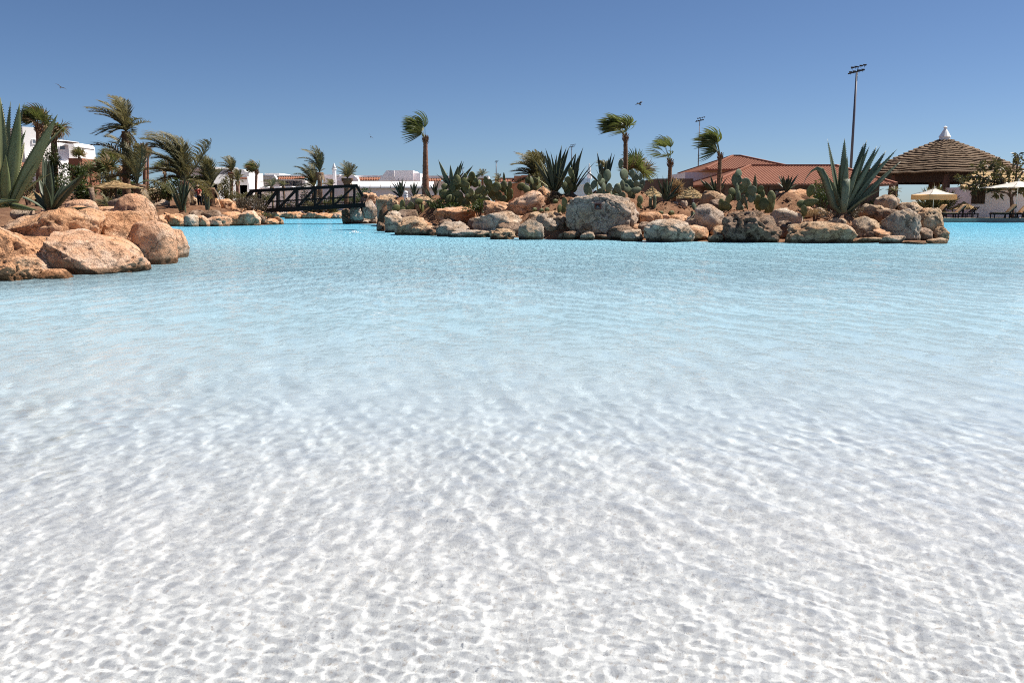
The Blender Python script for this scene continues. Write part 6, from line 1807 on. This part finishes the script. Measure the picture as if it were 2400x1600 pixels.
MB().lathe([(4.4*s, 29*s), (4.4*s, 31*s), (3*s, 31.5*s)], (0, 0, 0), 14).make('cap', M['wood'], po)
stp = empty('stone_steps', P(368, 525, 60.5), 'dark stone steps with pale edges going down into the pool by the bank', 'steps')
so = P(368, 525, 60.5)
for k in range(4):
    a = P(343, 521 - k*6, 60.5 + k*.4) - so; b_ = P(392, 521 - k*6, 60.5 + k*.4) - so
    MB().hexa([(a.x, a.y, a.z-.22), (b_.x, a.y, a.z-.22), (b_.x, a.y+1.2, a.z-.22), (a.x, a.y+1.2, a.z-.22), (a.x, a.y, a.z-.03), (b_.x, a.y, a.z-.03), (b_.x, a.y+1.2, a.z-.03), (a.x, a.y+1.2, a.z-.03)]).make('step', M['brown'], stp)
    MB().box(((a.x+b_.x)/2, a.y+.05, a.z), (b_.x-a.x, .2, .055)).make('step_edge', M['cream'], stp)
sp = MB(); w0 = W(830, 548); rng = random.Random(9)
for k in range(36):
    a = rng.uniform(0, 6.28); r = abs(rng.gauss(0, .17)); h_ = max(0, .16*(1-r*1.3))*rng.uniform(.2, 1)
    c = Vector((math.cos(a)*r*1.5, math.sin(a)*r, h_)); q = rng.uniform(.015, .035)
    sp.add([c+Vector(v)*q for v in ((1, 0, 0), (-1, 0, 0), (0, 1, 0), (0, -1, 0), (0, 0, 1), (0, 0, -1))], [(0, 2, 4), (2, 1, 4), (1, 3, 4), (3, 0, 4), (2, 0, 5), (1, 2, 5), (3, 1, 5), (0, 3, 5)])
spo = sp.make('splash', M['foam'], None); spo.location = w0
tag(spo, 'small white splash of bubbling water near the channel tip', 'splash')
# white loungers far under the bridge
for i, (x, l) in enumerate(((655, 'white lounger far under the low end of the bridge, nearest the pale rock'), (667, 'white lounger far under the low end of the bridge, farther along'))):
    c = P(x, 504, 97)
    r = empty('sun_lounger', c, l, 'sun lounger', 'white loungers on the far bank')
    MB().box((0, 0, .3), (1.3, .6, .08)).make('seat', M['white'], r)
    MB().beam((.5, 0, .3), (1.1, 0, .75), .6, .06, up=(0, 0, 1)).make('backrest', M['white'], r)
    for xx in (-.55, .5):
        for yy in (-.25, .25): MB().beam((xx, yy, -.1), (xx, yy, .28), .05, .05).make('leg', M['white'], r)
# ---------------------------------------------------------------- birds
BD = 'gulls in the sky'
for (x, y, Y, sp_, tl, lab) in ((142, 205, 62, .38, .5, 'small gull flying above the white house'), (1498, 244, 60, .34, -.4, 'small dark gull near the tallest crowned fan palm'), (869, 321, 75, .34, .8, 'tiny gull in the sky near the lone tall fan palm'), (1211, 359, 95, .5, .1, 'faintest tiny gull above the terracotta house')):
    c = P(x, y, Y)
    r = empty('bird', c, lab, 'bird', BD)
    r.rotation_euler = (.5, tl, .6)
    MB().tube([(0, -.2, 0), (0, -.1, .0), (0, .1, .01), (0, .22, 0)], [.01, .045, .04, .005], 6).make('body', M['metal'], r, True)
    for sg in (-1, 1):
        mb = MB(); mb.add([(0, -.08, .01), (sg*.25*sp_/.5, -.1, .1), (sg*.55*sp_/.5, .05, .04), (sg*.25*sp_/.5, .04, .1), (0, .07, .01)], [(0, 1, 3, 4), (1, 2, 3)])
        mb.make('wing', M['metal'], r)
# ---------------------------------------------------------------- gardener
pb = P(469, 486, 67.2)
pr = empty('person', pb, 'person in straw hat, coral shirt and dark trousers bending over the bank', 'person')
def skin_body(name, joints, edges, mt, root=0, sub=2):
    me = bpy.data.meshes.new(name)
    me.from_pydata([j[:3] for j in joints], edges, [])
    o = link(bpy.data.objects.new(name, me)); o.parent = pr
    me.materials.append(M[mt])
    sk = o.modifiers.new('skin', 'SKIN'); sk.use_smooth_shade = True
    for v, j in zip(me.skin_vertices[0].data, joints):
        v.radius = (j[3], j[4] if len(j) > 4 else j[3])
    me.skin_vertices[0].data[root].use_root = True
    ss = o.modifiers.new('subdivision', 'SUBSURF'); ss.levels = sub; ss.render_levels = sub
    return o
# seen from behind and to one side, leaning to the left, one arm reaching down; metres
body = [(0, 0, .86, .13, .1), (-.03, 0, 1.05, .125, .09), (-.08, 0, 1.26, .15, .1), (-.11, 0, 1.36, .09, .08), (-.14, -.01, 1.45, .052), (-.17, -.02, 1.53, .075, .085), (-.18, -.02, 1.63, .085, .1),
        (.09, 0, .82, .095), (.1, -.02, .45, .065), (.1, .02, .08, .045), (.1, -.12, .04, .04),
        (-.09, 0, .82, .095), (-.1, -.04, .45, .065), (-.1, 0, .08, .045), (-.1, -.14, .04, .04),
        (-.28, 0, 1.32, .062), (-.36, -.06, 1.08, .045), (-.46, -.14, .9, .032), (-.5, -.17, .84, .036),
        (.08, .02, 1.33, .062), (.16, -.06, 1.1, .045), (.08, -.2, .95, .032), (.03, -.25, .92, .036)]
ed = [(0, 1), (1, 2), (2, 3), (3, 4), (4, 5), (5, 6), (0, 7), (7, 8), (8, 9), (9, 10), (0, 11), (11, 12), (12, 13), (13, 14), (3, 15), (15, 16), (16, 17), (17, 18), (3, 19), (19, 20), (20, 21), (21, 22)]
skin_body('body', body, ed, 'skin')
skin_body('shirt', [(0, 0, .84, .15, .125), (-.03, 0, 1.05, .15, .115), (-.08, 0, 1.26, .175, .125), (-.11, 0, 1.37, .105, .095), (-.28, 0, 1.32, .082), (-.33, -.04, 1.17, .075), (.08, .02, 1.33, .082), (.13, -.03, 1.18, .075)], [(0, 1), (1, 2), (2, 3), (3, 4), (4, 5), (3, 6), (6, 7)], 'shirt')
skin_body('trousers', [(0, 0, .88, .155, .13), (.09, 0, .8, .115), (.1, -.02, .45, .085), (.1, .02, .1, .07), (-.09, 0, .8, .115), (-.1, -.04, .45, .085), (-.1, 0, .1, .07)], [(0, 1), (1, 2), (2, 3), (0, 4), (4, 5), (5, 6)], 'jeans')
ht = MB(); ht.lathe([(.235, 1.61), (.23, 1.63), (.125, 1.655), (.115, 1.74), (.08, 1.78), (.01, 1.79)], (-.18, -.02, 0), 18)
ht.lathe([(.24, 1.605), (.01, 1.62)], (-.18, -.02, 0), 18)
ht.make('hat', M['straw'], pr, True)
